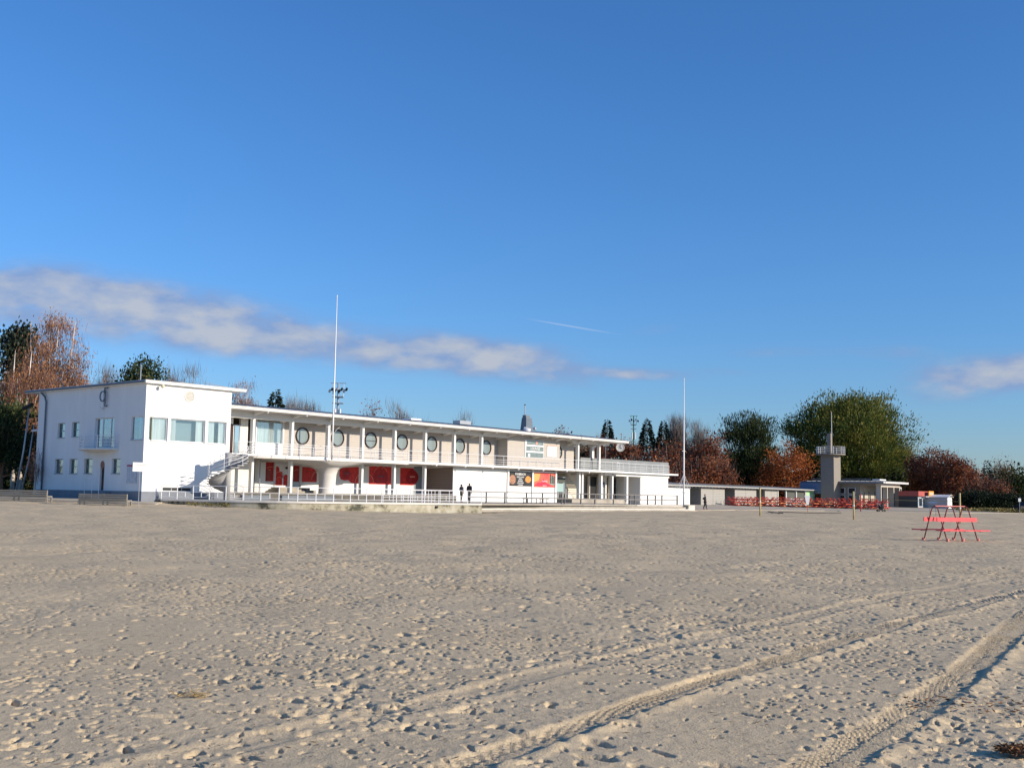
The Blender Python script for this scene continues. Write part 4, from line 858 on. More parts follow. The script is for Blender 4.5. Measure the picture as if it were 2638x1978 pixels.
# ------------------------------------------------------------------ red picnic furniture stacked for the winter
REDP = mat('red_painted_wood', (.55, .085, .05), .6, .35, 2.0); ORP = mat('orange_sunlit_wood', (.72, .27, .12), .6, .3, 2.0)  # orange is the red wood with sunlight put into its colour
def picnic(m, lab):
    t = thing('picnic_table', lab, 'picnic table', (0, 0, 0), 0, 'red and orange picnic tables stacked in front of the cabins')
    for j in range(3): box('top_plank', m, t, -.9, .9, -.36 + .25 * j, -.13 + .25 * j, .70, .75)
    for s_ in (-1, 1): box('bench_plank', m, t, -.9, .9, s_ * .72 - .13, s_ * .72 + .13, .42, .46)
    for x in (-.65, .65):
        MB().tube([(x, -.8, 0), (x, -.15, .7)], .035, 4).build('leg', REDP, t); MB().tube([(x, .8, 0), (x, .15, .7)], .035, 4).build('leg', REDP, t)
        MB().tube([(x, -.85, .40), (x, .85, .40)], .035, 4).build('cross_bar', REDP, t)
    return t
pr, po = picnic(REDP, 'red picnic table in the stacked rows before the cabins'), picnic(ORP, 'orange picnic table coloured as sunlit in the stacked rows before the cabins')
used = {}
ordn = ['first', 'second', 'third', 'fourth', 'fifth', 'sixth', 'seventh', 'eighth', 'ninth', 'tenth', 'eleventh', 'twelfth', 'thirteenth', 'fourteenth']
for i in range(14):
    for j in range(3):
        for lv in (0, 1):
            px = 1903 + 28.5 * i; Y = 151 - .25 * i + 2.2 * j
            p = at(px + random.uniform(-4, 4), Y); src = po if (i < 9 and j < 2 and (i + 2 * lv) % 4 != 3 and i > 0) else pr
            sname = src.name
            col_ = 'orange' if src is po else 'red'
            lab = '%s picnic table, %s from the left in the %s row, %s' % (col_, ordn[i], ('front', 'middle', 'back')[j], 'upended on another' if lv else 'standing upright')
            zt = .34 + .02 * j
            rz = ANG + random.uniform(-.15, .15)
            if sname not in used: o = src; used[sname] = 1; o['label'] = lab
            else: o = copy_tree(src, label=lab)
            o.location = (p.x, p.y, zt if not lv else zt + 1.51); o.rotation_euler = (0 if not lv else math.pi, 0, rz)
REDT = mat('red_tube', (.42, .03, .035), .4)
def barrier(lab):
    t = thing('tube_barrier', lab, 'barrier', (0, 0, 0), 0, 'red tubular barriers')
    MB().tube([(-.95, 0, 0), (-.95, 0, 1.0), (-.8, 0, 1.15), (.8, 0, 1.15), (.95, 0, 1.0), (.95, 0, 0)], .03, 5).build('frame', REDT, t)
    MB().tube([(-.93, 0, .6), (.93, 0, .6)], .025, 5).build('cross_rail', REDT, t)
    for x in (-.5, .5): box('foot', REDT, t, x * 1.9 - .03, x * 1.9 + .03, -.25, .25, 0, .04)
    return t
tb = barrier('')
for i, (px, Y) in enumerate(((1893, 157.5), (1912, 157.2), (1936, 157.6), (1962, 157.2), (1988, 157.5))):
    p = at(px, Y, .40); lab = 'red tubular barrier behind the orange tables, %s from the left' % ordn[i]
    o = tb if i == 0 else copy_tree(tb); o['label'] = lab; o.location = p; o.rotation_euler = (0, 0, .1 * i)
gt = thing('red_gate_post', 'tall thin red post at the right end of the picnic tables', 'post', at(2222, 141, .3), 0); MB().tube([(0, 0, 0), (0, 0, 2.1)], .07, 6).build('post', REDT, gt)
sh = thing('leaning_sign', 'white tapering sign leaning on a thin pole before the picnic tables', 'sign', at(2085, 128, .27), 0)
MB().tube([(0, 0, 0), (-.05, 0, 1.6)], .03, 5).build('pole', REDP, sh); MB().prism([(-.35, -.02), (.28, -.02), (.28, .02), (-.35, .02)], 0, 1).build('board', WMETAL, sh)
bd = CH[sh.name][-1]; bd.data.clear_geometry(); bd.data.from_pydata([(-.1, -.03, .75), (.14, -.03, .75), (.3, -.03, 1.75), (-.32, -.03, 1.8), (-.1, .0, .75), (.14, .0, .75), (.3, .0, 1.75), (-.32, .0, 1.8)], [], [(0, 1, 2, 3), (7, 6, 5, 4), (0, 4, 5, 1), (1, 5, 6, 2), (2, 6, 7, 3), (3, 7, 4, 0)]); bd.data.materials.append(WMETAL) if not bd.data.materials else None
pm = thing('pushchair', 'dark folded pushchair standing at the corner of the pavilion portico', 'pushchair', at(2274, 140, .3), .3)
MB().tube([(-.1, 0, .35), (.1, 0, .6), (.35, 0, .95)], [.28, .36, .10], 8).build('seat_hood', DARK, pm)
for (x, y) in ((-.35, -.2), (-.35, .2), (.4, -.22), (.4, .22)): MB().disc((x, y, .15), (0, 1, 0), .15, .04, 12).build('wheel', DARK, pm)
MB().tube([(.4, -.2, .15), (-.1, -.2, .6), (-.45, -.2, 1.0), (-.45, .2, 1.0), (-.1, .2, .6), (.4, .2, .15)], .02, 5).build('frame', STEEL, pm)
MB().tube([(-.35, -.2, .15), (.1, 0, .45), (-.35, .2, .15)], .02, 5).build('frame', STEEL, pm)

# ------------------------------------------------------------------ beach volleyball posts and net
YW = mat('yellow_post', (.50, .40, .18), .6, .2, 4)
def vpost(px, Y, z, h, lab):
    t = thing('net_post', lab, 'post', at(px, Y, z - .15), 0, 'yellow net posts on the sand'); MB().tube([(0, 0, 0), (0, 0, h + .15)], .065, 8).build('post', YW, t, smooth=True); MB().tube([(0, 0, h * .55), (0, 0, h * .60)], .075, 8).build('band', WMETAL, t); return t
vpost(1963, 88, .27, 2.15, 'yellow wooden net post on the sand before the cabins'); vpost(2204, 82, .2, 2.0, 'yellow net post in front of the picnic tables and pavilion'); vpost(2478, 80, .1, 2.1, 'yellow net post rising behind the pink bench')
nt_ = thing('beach_net', 'loose beach net strung between the middle and right yellow posts', 'net', at(2204, 82, 0), 0)
a = at(2222, 81.9) - at(2204, 82); b = at(2478, 80) - at(2204, 82)
for (za, zb, r) in ((1.72, 1.62, .014), (.95, .93, .012)): MB().tube([(0, 0, .95 if za > 1.5 else za), (a.x, a.y, za)] + [(a.x + (b.x - a.x) * t, a.y + (b.y - a.y) * t, za + (zb - za) * t - .05 * math.sin(math.pi * t)) for t in np.linspace(.05, 1, 12)], r, 4).build('tape', mat('olive_tape', (.20, .20, .10), .8) if 'olive_tape' not in bpy.data.materials else bpy.data.materials['olive_tape'], nt_)
rp = tag(MB().tube([at(1983, 117, .31), at(2000, 112, .29), at(2022, 108, .28)], .05, 5).build('ground_strip', DARK), 'dark strip at the edge of the sand near the left net post', 'streak')  # short dark tube low at the sand edge
MB_ = MB().tube([(at(2010 + 18 * t, 118 - 6 * math.sin(math.pi * t / 9), .31)) for t in range(10)], .03, 4).build('ground_streak', DARK); tag(MB_, 'long dark rope lying along the sand edge before the picnic tables', 'streak')  # thin dark tube drawn as a line along the sand edge

# ------------------------------------------------------------------ pink double bench
BP = mat('pink_paint', (.80, .10, .11), .5, .15, 3); BPT = mat('dark_red_tube', (.25, .05, .055), .4); PFT = mat('faded_pink', (.75, .26, .22), .7)
ba = rad(23)
bn = thing('double_bench', 'pink double-sided beach bench with three arched tube frames alone on the sand', 'bench', (17.70, 46.3, 0), ba)
for x in (-.79, 0, .79):
    P = [(x, -.66, -.06), (x, -.18, 1.22), (x, -.11, 1.32), (x, 0, 1.37), (x, .11, 1.32), (x, .18, 1.22), (x, .66, -.06)]
    MB().tube(P, .024, 7).build('arched_frame', BPT, bn, smooth=True)
    for s_ in (-1, 1): MB().prism([(x - .03, s_ * .66 - .06), (x + .03, s_ * .66 - .06), (x + .03, s_ * .66 + .06), (x - .03, s_ * .66 + .06)], -.02, .10).build('foot_plate', PFT, bn)
MB().tube([(-.79, 0, 1.37), (.79, 0, 1.37)], .022, 6).build('top_rail', PFT, bn)
for s_ in (-1, 1):
    box('backrest', BP, bn, -1.03, 1.03, s_ * .36 - .02, s_ * .36 + .02, .76, .92)
    box('seat', BP, bn, -1.22, 1.22, s_ * .70 - .19, s_ * .70 + .15, .40, .445)
    for x in (-.79, 0, .79): MB().tube([(x, s_ * .45, .41), (x, s_ * .80, .39)], .02, 5).build('seat_bracket', BPT, bn)
os_ = thing('oval_sign', 'dark blue oval sign hoop seen just above the pink bench', 'sign', at(2408, 96, .45), 0)
MB().ring((0, 0, 1.08), (0, -1, 0), .33, .37, .04, 28).build('hoop', PIPE, os_); h_ = CH[os_.name][-1]
for v_ in h_.data.vertices: v_.co.x *= 1.25; v_.co.z = 1.08 + (v_.co.z - 1.08) * .5
MB().disc((0, .0, 1.08), (0, -1, 0), .3, .02, 24, 1.2).build('face', mat('navy_face', (.10, .16, .30), .5), os_); h2 = CH[os_.name][-1]
for v_ in h2.data.vertices: v_.co.z = 1.08 + (v_.co.z - 1.08) * .3
for x in (-.25, .25): MB().tube([(x, .02, 0), (x, .02, .95)], .02, 5).build('leg', PIPE, os_)

# ------------------------------------------------------------------ timber slat benches left, sign post, poles
def slat_bench(lab, x0, x1, Y, z, dy=0.0):
    t = thing('timber_bench', lab, 'bench', (x0, Y, z), math.atan2(dy, x1 - x0), 'grey timber windbreak benches'); w = math.hypot(x1 - x0, dy)
    for i in range(6): box('slat', WOODG, t, 0, w, -.03 + .02 * i, .02 + .02 * i, .02 + .145 * i, .125 + .145 * i)
    for x in (.06, w / 2, w - .06): box('upright', WOODG, t, x - .05, x + .05, .13, .2, -.2, .86); box('leg', WOODG, t, x - .05, x + .05, .21, .75, .36, .42); box('leg', WOODG, t, x - .05, x + .05, .68, .75, -.2, .36)
    for i in range(3): box('seat_slat', WOODG, t, 0, w, .25 + .17 * i, .38 + .17 * i, .42, .46)
    return t
slat_bench('weathered slatted timber bench between the pavement and the white sign post', -30.4, -26.7, 81, .27, -.9)
slat_bench('weathered slatted timber bench cut by the left edge of the picture', -38.5, -33.2, 83.6, .45, -1.2)
sp = thing('sign_post', 'white rectangular notice on a thin pole near the corner of the tall block', 'sign', (-25.35, 78.6, .2), .55)
MB().tube([(0, 0, 0), (-.02, 0, 3.1)], .025, 6).build('pole', STEEL, sp); box('board', WMETAL, sp, -.50, .42, -.03, -.015, 2.50, 3.12); box('heading', PINKL, sp, -.28, .42, -.036, -.031, 2.93, 2.96)
nb = tag(box('notice_board', mat('notice_print', (.55, .58, .62), .6, .25, 6), None, 0, .04, 0, 1.3, 0, 1.25), 'large notice board with red header on the shaded wall beside the corner', 'notice board'); nb.location = L(TX0 - .06, -1.75, 1.95); nb.rotation_euler = (0, 0, ANG); box('header', mat('header_red', (.42, .04, .07), .5), nb, -.01, .045, 0, 1.32, 1.25, 1.36)
def pole(lab, base, top, r, cat='pole', m=STEEL):
    t = thing('lamp_mast', lab, cat, base, 0); d = Vector(top) - Vector(base); MB().tube([(0, 0, 0), d * .5 + Vector((.12, 0, 0)), d], [r, r * .8, r * .6], 7).build('mast', m, t, smooth=True); return t, d
t, d = pole('leaning grey floodlight mast nearest the left edge', at(44, 97, .6), at(69, 97, 8.6), .09); MB().tube([d + Vector((-.5, -.1, -.5)), d + Vector((.35, -.3, -.1))], .16, 6).build('floodlight', DARK, t)
t, d = pole('shorter leaning grey lamp mast beside the tall block', at(58, 97, .6), at(83, 97, 6.8), .075); MB().tube([d + Vector((-.1, -.1, -.55)), d + Vector((.45, -.3, -.5))], .09, 6).build('lamp_head', WMETAL, t)
bs_ = tag(MB().box(-1.0, 1.0, -.4, .4, 0, .35).box(-.7, .5, -.3, .3, .35, .5).build('stone_block', PAVE), 'pale stone block behind the left timber bench under the masts', 'block'); bs_.location = at(38, 93, .62)

# ------------------------------------------------------------------ flag poles, floodlight masts, clock
def flagpole(lab, base, h, r, lean=(0, 0), stay=True):
    t = thing('flagpole', lab, 'flagpole', base, ANG); MB().tube([(0, 0, 0), (lean[0] * .2, lean[1] * .2, h * .25), (lean[0], lean[1], h)], [r, r * .85, r * .38], 8).build('pole', WMETAL, t, smooth=True)
    MB().tube([(lean[0], lean[1], h), (lean[0], lean[1], h + .12)], r * .6, 6).build('cap', WMETAL, t)
    return t
f1 = flagpole('tall white flagpole rising from the edge of the round balcony', L(7.2, -1.75, 4.34), 14.5, .085)
for a in (.6, 2.7, 4.7): MB().tube([(.35 * math.cos(a), .35 * math.sin(a), 0), (0, 0, .55)], .02, 5).build('strut', WMETAL, f1)
for x in (-.75, .75): MB().tube([(0, -.02, 2.2), (x * .6, -.05, 2.75), (x, -.05, 2.9)], .015, 4).build('cleat_arm', WMETAL, f1)
f2 = flagpole('tall thin white flagpole at the right end of the timber steps', at(1766.5, 124, .5), 13.9, .10)
for a in (0, 1.57, 3.14, 4.71): MB().tube([(.85 * math.cos(a), .85 * math.sin(a), 2.1), (0, 0, 3.6)], .02, 4).build('stay', WMETAL, f2); MB().tube([(.85 * math.cos(a), .85 * math.sin(a), 2.1), (0, 0, 1.5)], .02, 4).build('stay', WMETAL, f2)
MB().tube([(-.35, 0, 6.1), (.35, 0, 6.1)], .025, 4).build('cleat_bar', WMETAL, f2)
box('base_block', PIPE, f2, -.7, .5, -.5, .5, -.35, .28); 
cbk = tag(MB().box(-.5, .5, -.35, .35, 0, .55).build('concrete_block', CONCR), 'small white concrete block beside the foot of the right flagpole', 'block'); cbk.location = at(1780, 120, .26); cbk.rotation_euler = (0, 0, .5)
def floods(lab, px, Y, zt, zb, m=STEEL, n=8, w=2.0):
    t = thing('floodlight_mast', lab, 'floodlight mast', at(px, Y, zb), 0); h = zt - zb
    MB().tube([(0, 0, 0), (0, 0, h)], [.22, .12], 8).build('mast', m, t); box('cage', PIPE, t, -w * .33, w * .33, -.4, .4, h - 1.9, h - 1.75); box('platform', STEEL, t, -w * .35, w * .35, -.45, .45, h - 3.3 + .6, h - 3.2 + .6)
    MB().tube([(-w * .5, 0, h), (w * .5, 0, h)], .05, 5).build('top_bar', m, t)
    for x in (-.35, 0, .35): MB().tube([(x * w, 0, h - 1.8), (x * w, 0, h)], .04, 4).build('upright', m, t)
    for i in range(n): x = -w * .55 + 1.1 * w * i / (n - 1); MB().tube([(x, -.35, h - 1.15 + .25 * (i % 2)), (x, .1, h - .95 + .25 * (i % 2))], .17, 6).build('lamp', DARK if i % 3 else STEEL, t)
    MB().tube([(-.3, -.15, h - 4.8), (-.3, -.15, h - 3.4)], .12, 6).build('antenna', WMETAL, t); MB().tube([(.35, -.15, h - 4.8), (.35, -.15, h - 3.4)], .12, 6).build('antenna', WMETAL, t)
    return t
floods('cluster of floodlights on a steel mast behind the beach house roof', 868, 150, 15.8, .7)
floods('small green floodlight mast between the spruces', 1636, 235, 18.2, .7, mat('green_mast', (.06, .18, .12), .5), 5, 1.6)
CK = thing('hanging_clock', 'round white clock hanging below the right end of the beach house roof', 'clock', L(53.55, 0, 7.44), 0)
CN = Vector((-.09, -1, -.05)).normalized()
MB().disc((0, .11, 0), CN, .50, .22, 32).build('case', WMETAL, CK); MB().ring((0, -.11, 0), CN, .44, .51, .03, 32).build('rim', CREAM, CK)
a, b = Vector((1, -.09, 0)).normalized(), Vector((0, -.05, 1))
for (ang_, ln) in ((8, .36), (125, .26)): MB().tube([CN * .14, CN * .14 + (a * math.sin(rad(ang_)) + b * math.cos(rad(ang_))) * ln], .02, 4).build('hand', DARK, CK)
MB().tube([(0, 0, .48), (-.3, 0, .72)], .03, 5).build('hanger', STEEL, CK); MB().tube([(-2.4, -.1, .6), (-.25, 0, .72)], .03, 5).build('hanger', STEEL, CK)
lp = thing('terrace_lamp', 'thin lamp pole on the roof terrace behind the clock', 'lamp', L(55.3, 3.4, 4.56), 0); MB().tube([(0, 0, 0), (0, 0, 3.2)], .035, 5).build('pole', STEEL, lp); MB().tube([(-.3, 0, 3.2), (.35, 0, 3.26)], .06, 5).build('lamp_head', WMETAL, lp)
tbl = thing('low_table', 'low wooden bench table with steel legs on the terrace beneath the banners', 'table', L(21.2, -12.5, TZ), ANG)
box('top', WOODR, tbl, 0, 3.2, 0, .6, .42, .47)
for x in (.1, 1.9, 2.9): box('leg', DARK, tbl, x, x + .06, .05, .1, 0, .42); box('leg', DARK, tbl, x, x + .06, .5, .55, 0, .42)
for i, (s_, y_) in enumerate(((-6.6, -6.2), (-2.2, -5.4))):
    q = thing('planter', ('low dark planter trough by the spiral stair', 'long dark planter trough under the round balcony')[i], 'planter', L(s_ + 2, y_ + 1, TZ), ANG); box('trough', ROOFD, q, 0, 2.6 + 3 * i, 0, .5, 0, .38)
# ------------------------------------------------------------------ trees
RNG = np.random.RandomState(3)
BARK = mat('brown_bark', (.10, .075, .055), .9, .3, 3); BIRCH = mat('birch_bark', (.62, .55, .48), .8, .45, 2.0, stretch=(1, 1, .5)); GREYBK = mat('grey_bark', (.20, .17, .15), .9, .3, 3); PINEB = mat('pine_bark', (.30, .15, .08), .9, .3, 3)
LM = {
 'birch': leafmat('rust_birch_leaves', [(.14, .06, .025), (.36, .16, .06), (.52, .27, .11)]),
 'oak': leafmat('brown_oak_leaves', [(0.08, 0.02, 0.012), (0.20, 0.062, 0.024), (0.36, 0.135, 0.045)]),
 'red': leafmat('red_leaves', [(0.087, 0.02, 0.014), (0.20, 0.062, 0.028), (0.34, 0.13, 0.05)]),
 'orange': leafmat('orange_leaves', [(0.16, 0.043, 0.014), (0.348, 0.102, 0.029), (0.551, 0.189, 0.051)]),
 'maple': leafmat('dark_green_leaves', [(0.013, 0.024, 0.010), (0.032, 0.050, 0.016), (0.08, 0.092, 0.028)]),
 'big': leafmat('olive_green_leaves', [(0.029, 0.058, 0.014), (0.072, 0.109, 0.022), (0.174, 0.181, 0.036), (0.29, 0.217, 0.043)]),
 'olive': leafmat('olive_leaves', [(0.087, 0.087, 0.029), (0.189, 0.16, 0.058), (0.319, 0.246, 0.087)]),
 'pine': leafmat('pine_needles', [(.012, .024, .010), (.035, .055, .02), (.09, .10, .03)], .1),
 'spruce': leafmat('spruce_needles', [(.008, .016, .010), (.018, .030, .018), (.04, .05, .03)], .1),
 'tan': leafmat('tan_leaves', [(.12, .07, .03), (.22, .14, .06), (.34, .24, .12)]),
 'hedge': leafmat('hedge_leaves', [(.006, .012, .006), (.012, .022, .010), (.025, .04, .015)]),
 'litter': leafmat('fallen_leaves', [(.10, .04, .015), (.20, .09, .03), (.3, .15, .06)]),
}
TW_BIRCH = leafmat('birch_twigs', [(.16, .08, .055), (.26, .14, .10)], 0); TW_BARE = leafmat('bare_twigs', [(.12, .095, .08), (.22, .18, .16)], 0)
def quads(c, a, b, name, m, parent, tri=False):
    """c centre base, a long axis vector, b half side vector -> diamond leaves"""
    n = len(c)
    if tri:
        V = np.stack([c - b, c + b, c + a], 1).reshape(-1, 3); k = 3
    else:
        V = np.stack([c, c + a * .5 + b, c + a, c + a * .5 - b], 1).reshape(-1, 3); k = 4
    me = bpy.data.meshes.new(name); me.vertices.add(len(V)); me.vertices.foreach_set('co', V.astype(np.float32).ravel())
    me.loops.add(n * k); me.loops.foreach_set('vertex_index', np.arange(n * k, dtype=np.int32)); me.polygons.add(n)
    me.polygons.foreach_set('loop_start', np.arange(0, n * k, k, dtype=np.int32)); me.polygons.foreach_set('loop_total', np.full(n, k, dtype=np.int32)); me.update(); me.materials.append(m)
    return link(name, me, parent)
def unit(v): return v / np.maximum(1e-6, np.linalg.norm(v, axis=1, keepdims=True))
def leafcloud(cl, sig, n, size, elong, mode, centre, name, m, parent, width=.5, flat=.7):
    idx = RNG.randint(0, len(cl), n); c = cl[idx] + RNG.normal(size=(n, 3)) * sig * np.array([1, 1, flat])
    r = unit(RNG.normal(size=(n, 3)))
    if mode == 'out': d = unit(c - centre) * 1.1 + np.array([0, 0, .55]) + r * .55
    elif mode == 'droop': d = np.array([0, 0, -1.0]) + r * .35
    elif mode == 'up': d = np.array([0, 0, 1.0]) + unit(c - centre) * .8 + r * .5
    else: d = r
    d = unit(d); s = size * RNG.uniform(.6, 1.4, (n, 1)); a = d * s * elong; b = unit(np.cross(d, unit(RNG.normal(size=(n, 3))))) * s * width
    return quads(c, a, b, name, m, parent, tri=(width < .12))
def crown_points(lobes, n, shell=.45):
    w = np.array([l[3] * l[4] * l[5] for l in lobes]) ** .8; w = w / w.sum(); out = []
    for l, k in zip(lobes, RNG.multinomial(n, w)):
        d = unit(RNG.normal(size=(k, 3))); r = RNG.uniform(0, 1, (k, 1)) ** shell; out.append(np.array(l[:3]) + d * r * np.array(l[3:]))
    return np.concatenate(out)
def limbs(mb, base, ztop, cl, n, r0, bend=.25, n_seg=3):
    idx = RNG.choice(len(cl), min(n, len(cl)), replace=False); z0 = base[2]
    for i in idx:
        e = Vector(cl[i]); f = RNG.uniform(.25, .8); hz = z0 + (ztop - z0) * min(f, max(.15, (e.z - z0) / (ztop - z0) - .15)); s_ = Vector((base[0], base[1], hz))
        pts = []
        for k in range(n_seg + 1):
            t = k / n_seg; p = s_.lerp(e, t); p.z += -bend * (e - s_).length * math.sin(math.pi * t) * .4; pts.append(p)
        rr = r0 * (1 - .75 * (hz - z0) / (ztop - z0)) * .5
        mb.tube(pts, [rr, rr * .7, rr * .45, rr * .2][:n_seg + 1], 4, caps=False)
def tree(name, lab, px, Y, ytop, wpx, kind, cat='tree', n=4000, zb=.7, leaf=.28, lobes=None, trunk_r=None, bark=None, mode='out', clumps=70, sig=None, twigs=0, elong=1.6, width=.42, low=.25, group=None, nlimb=26, shell=.45, flat=.7, twmat=None, stems=1, lean=0):
    H = 1276 + .017 * (px - 1319); zt = 1.5 + (H - ytop) * Y / 2964.0; h = zt - zb; w = wpx / 2964.0 * Y
    t = thing(name, lab, cat, at(px, Y, zb), 0, group)
    zc = h * (low + 1) / 2; rz_ = h * (1 - low) / 2
    if lobes is None:
        lobes = [(0, 0, zc, w * .36, w * .36, rz_ * .95)]
        for k in range(7):
            a = 2 * math.pi * k / 7 + RNG.uniform(-.3, .3); rr = w * RNG.uniform(.17, .26); lobes.append((math.cos(a) * w * .28, math.sin(a) * w * .28, zc + RNG.uniform(-.55, .45) * rz_, rr, rr, rr * .85))
    else: lobes = [(a * w, b * w, c * h, d * w, d * w, e * h) for (a, b, c, d, e) in lobes]
    cl = crown_points(lobes, clumps, shell); sg = sig if sig else w * .055
    cen = np.array([0, 0, h * (low * .6 + .1)])
    tr_ = trunk_r if trunk_r else .018 * h + .06
    for sidx in range(stems):
        mb = MB(); ox = (sidx - (stems - 1) / 2) * w * .09
        mb.tube([(ox, 0, -.4), (ox * 1.2 + lean * .3, .1, h * .3), (ox * 2.2 + RNG.uniform(-.2, .2) + lean * .6, 0, h * .62), (ox * 2.6 + lean, 0, h * .93)], [tr_ * 1.2, tr_ * .8, tr_ * .5, tr_ * .1], 8)
        mb.build('trunk', bark or BARK, t, smooth=True)
    mb = MB(); limbs(mb, (0, 0, 0), h * .9, cl, nlimb, tr_); mb.build('branches', bark or BARK, t)
    if n: leafcloud(cl, sg, n, leaf, elong, mode, cen, 'crown', LM[kind], t, width, flat)
    if twigs:
        leafcloud(cl, sg * .9, twigs, 1.0, 1.3, 'droop' if kind == 'birch' else 'up', cen, 'twigs', twmat or (TW_BIRCH if kind == 'birch' else TW_BARE), t, .016)['kind'] = 'stuff'
    return t
def conifer(lab, px, Y, ytop, wpx, ybot, n=1500, kind='spruce', group=None, ragged=.2, zb=.7):
    H = 1276 + .017 * (px - 1319); zt = 1.5 + (H - ytop) * Y / 2964.0; h = zt - zb; w = wpx / 2964.0 * Y; hb = (1.5 + (H - ybot) * Y / 2964.0 - zb)
    t = thing('spruce_tree', lab, 'tree', at(px, Y, zb), 0, group); MB().tube([(0, 0, -.3), (0, 0, h * .6), (0, 0, h)], [.2, .12, .02], 6).build('trunk', BARK, t)
    m_ = 26; C = []; A = []
    lev = np.linspace(hb, h * .985, m_)
    for i, z in enumerate(lev):
        f = (h - z) / (h - hb); r = w / 2 * f ** .85 * RNG.uniform(.75, 1.15) + .12; k = max(5, int(n / m_ * f * 1.6))
        a = RNG.choice(8, k) * math.pi / 4 + RNG.normal(size=k) * .22 + i * .7; rr = r * RNG.uniform(.15, 1, k) ** .6
        C.append(np.stack([np.cos(a) * rr, np.sin(a) * rr, z - rr * .22 + RNG.normal(size=k) * .08], 1)); A.append(np.stack([np.cos(a), np.sin(a), -.25 + 0 * a], 1))
    C = np.concatenate(C); A = unit(np.concatenate(A) + RNG.normal(size=(len(C), 3)) * .3); b = unit(np.cross(A, RNG.normal(size=(len(C), 3)))) * .12
    quads(C, A * .58, b, 'crown', LM[kind], t); return t

# left group
tree('pine_tree', 'dark pine top behind the tall birch at the left edge', 34, 130, 825, 70, 'spruce', n=5200, leaf=.30, clumps=30, sig=.75, bark=PINEB, lobes=[(-.1, 0, .86, .30, .08), (.15, 0, .93, .22, .05), (-.25, 0, .72, .25, .07), (.2, 0, .78, .22, .06), (0, 0, .6, .35, .10)], elong=1.2)
tree('birch_tree', 'tallest rust coloured birch with several pale stems above the left end of the roof', 118, 118, 790, 250, 'birch', n=10500, leaf=.105, twigs=7000, clumps=210, sig=.62, bark=BIRCH, mode='droop', nlimb=84, stems=3, trunk_r=.27, low=.12, elong=2.2, shell=.6,
     lobes=[(0, 0, .80, .22, .20), (.22, 0, .66, .22, .20), (-.22, 0, .62, .22, .22), (0, 0, .5, .40, .25), (.28, 0, .42, .2, .18), (.04, 0, .92, .13, .09)])
tree('birch_tree', 'lower rust birch with white forked stems at the left edge', 45, 108, 872, 185, 'birch', n=7500, leaf=.10, twigs=7220, clumps=120, sig=.55, bark=BIRCH, mode='droop', nlimb=54, stems=2, trunk_r=.2, low=.1, elong=2.2, shell=.6)
tree('birch_tree', 'short brown birch thicket against the back of the tall block', 186, 124, 945, 135, 'birch', n=6500, leaf=.11, twigs=4560, clumps=80, sig=.6, bark=BIRCH, mode='droop', nlimb=30, stems=2, trunk_r=.12, low=.1, elong=2)
tree('pine_tree', 'round dark green pine low at the left edge beside the masts', 5, 103, 1018, 150, 'pine', n=8000, leaf=.20, clumps=70, sig=.6, bark=PINEB, lobes=[(0, 0, .72, .5, .26), (.1, 0, .45, .5, .22)], elong=1.3, nlimb=20)
tree('pine_tree', 'shadowy dark green conifer behind the leaning masts', 78, 112, 1065, 90, 'pine', n=6500, leaf=.22, clumps=60, sig=.7, bark=PINEB, lobes=[(0, 0, .7, .45, .3), (.0, 0, .35, .5, .3)], elong=1.3)
for (px, Y, yt, lb) in ((93, 95, 1150, 'bare white birch stem right beside the shaded wall'),):
    tree('birch_tree', lb, px, Y, yt, 25, 'birch', n=0, twigs=150, clumps=20, sig=.3, bark=BIRCH, trunk_r=.11, nlimb=8)
wood = 'trees in the park behind the beach house'
tree('bare_tree', 'bare dark tree between the tall birch and the green pine', 262, 150, 940, 95, 'tan', n=500, leaf=.12, twigs=6840, clumps=60, sig=.8, nlimb=34, bark=GREYBK, group=wood)
tree('pine_tree', 'bushy green pine showing above the tall block roof', 362, 138, 908, 150, 'pine', n=9500, leaf=.24, clumps=60, sig=.75, bark=PINEB, lobes=[(-.05, 0, .86, .26, .1), (-.2, 0, .72, .26, .12), (.25, 0, .66, .26, .10), (0, 0, .55, .45, .2)], elong=1.3, group=wood)
tree('oak_tree', 'patch of orange leaves below the green pine above the roof', 372, 130, 975, 110, 'orange', n=2500, leaf=.2, clumps=50, sig=.7, mode='random', group=wood)
tree('bare_tree', 'reddish bare tree right of the green pine', 438, 150, 938, 80, 'oak', n=900, leaf=.14, twigs=5700, clumps=50, sig=.8, nlimb=30, bark=GREYBK, group=wood)
tree('bare_tree', 'thin bare tree behind the right slope of the tall block roof', 490, 160, 950, 80, 'tan', n=150, leaf=.12, twigs=4940, clumps=50, sig=.8, nlimb=34, bark=GREYBK, group=wood)
tree('birch_tree', 'brown half-bare birch just right of the tall block', 620, 145, 955, 95, 'birch', n=2600, leaf=.13, twigs=5200, clumps=110, sig=.6, bark=BIRCH, mode='droop', nlimb=40, stems=2, low=.1, group=wood, trunk_r=.16)
conifer('small ragged pine with open whorls above the wing roof', 706, 150, 1000, 52, 1075, n=800, kind='spruce', group=wood)
tree('bare_tree', 'faint bare tree right of the small ragged pine', 740, 165, 1018, 60, 'tan', n=0, twigs=2850, clumps=34, sig=.8, nlimb=26, bark=GREYBK, group=wood)
tree('bare_tree', 'grey bare bush-like tree left of the balcony flagpole', 785, 160, 1020, 80, 'tan', n=120, leaf=.14, twigs=4940, clumps=50, sig=.7, nlimb=30, bark=GREYBK, group=wood)
tree('oak_tree', 'thin orange-leaved crown right of the floodlight cluster', 958, 165, 1038, 60, 'orange', n=900, leaf=.2, twigs=900, clumps=40, sig=.8, mode='random', group=wood, bark=GREYBK)
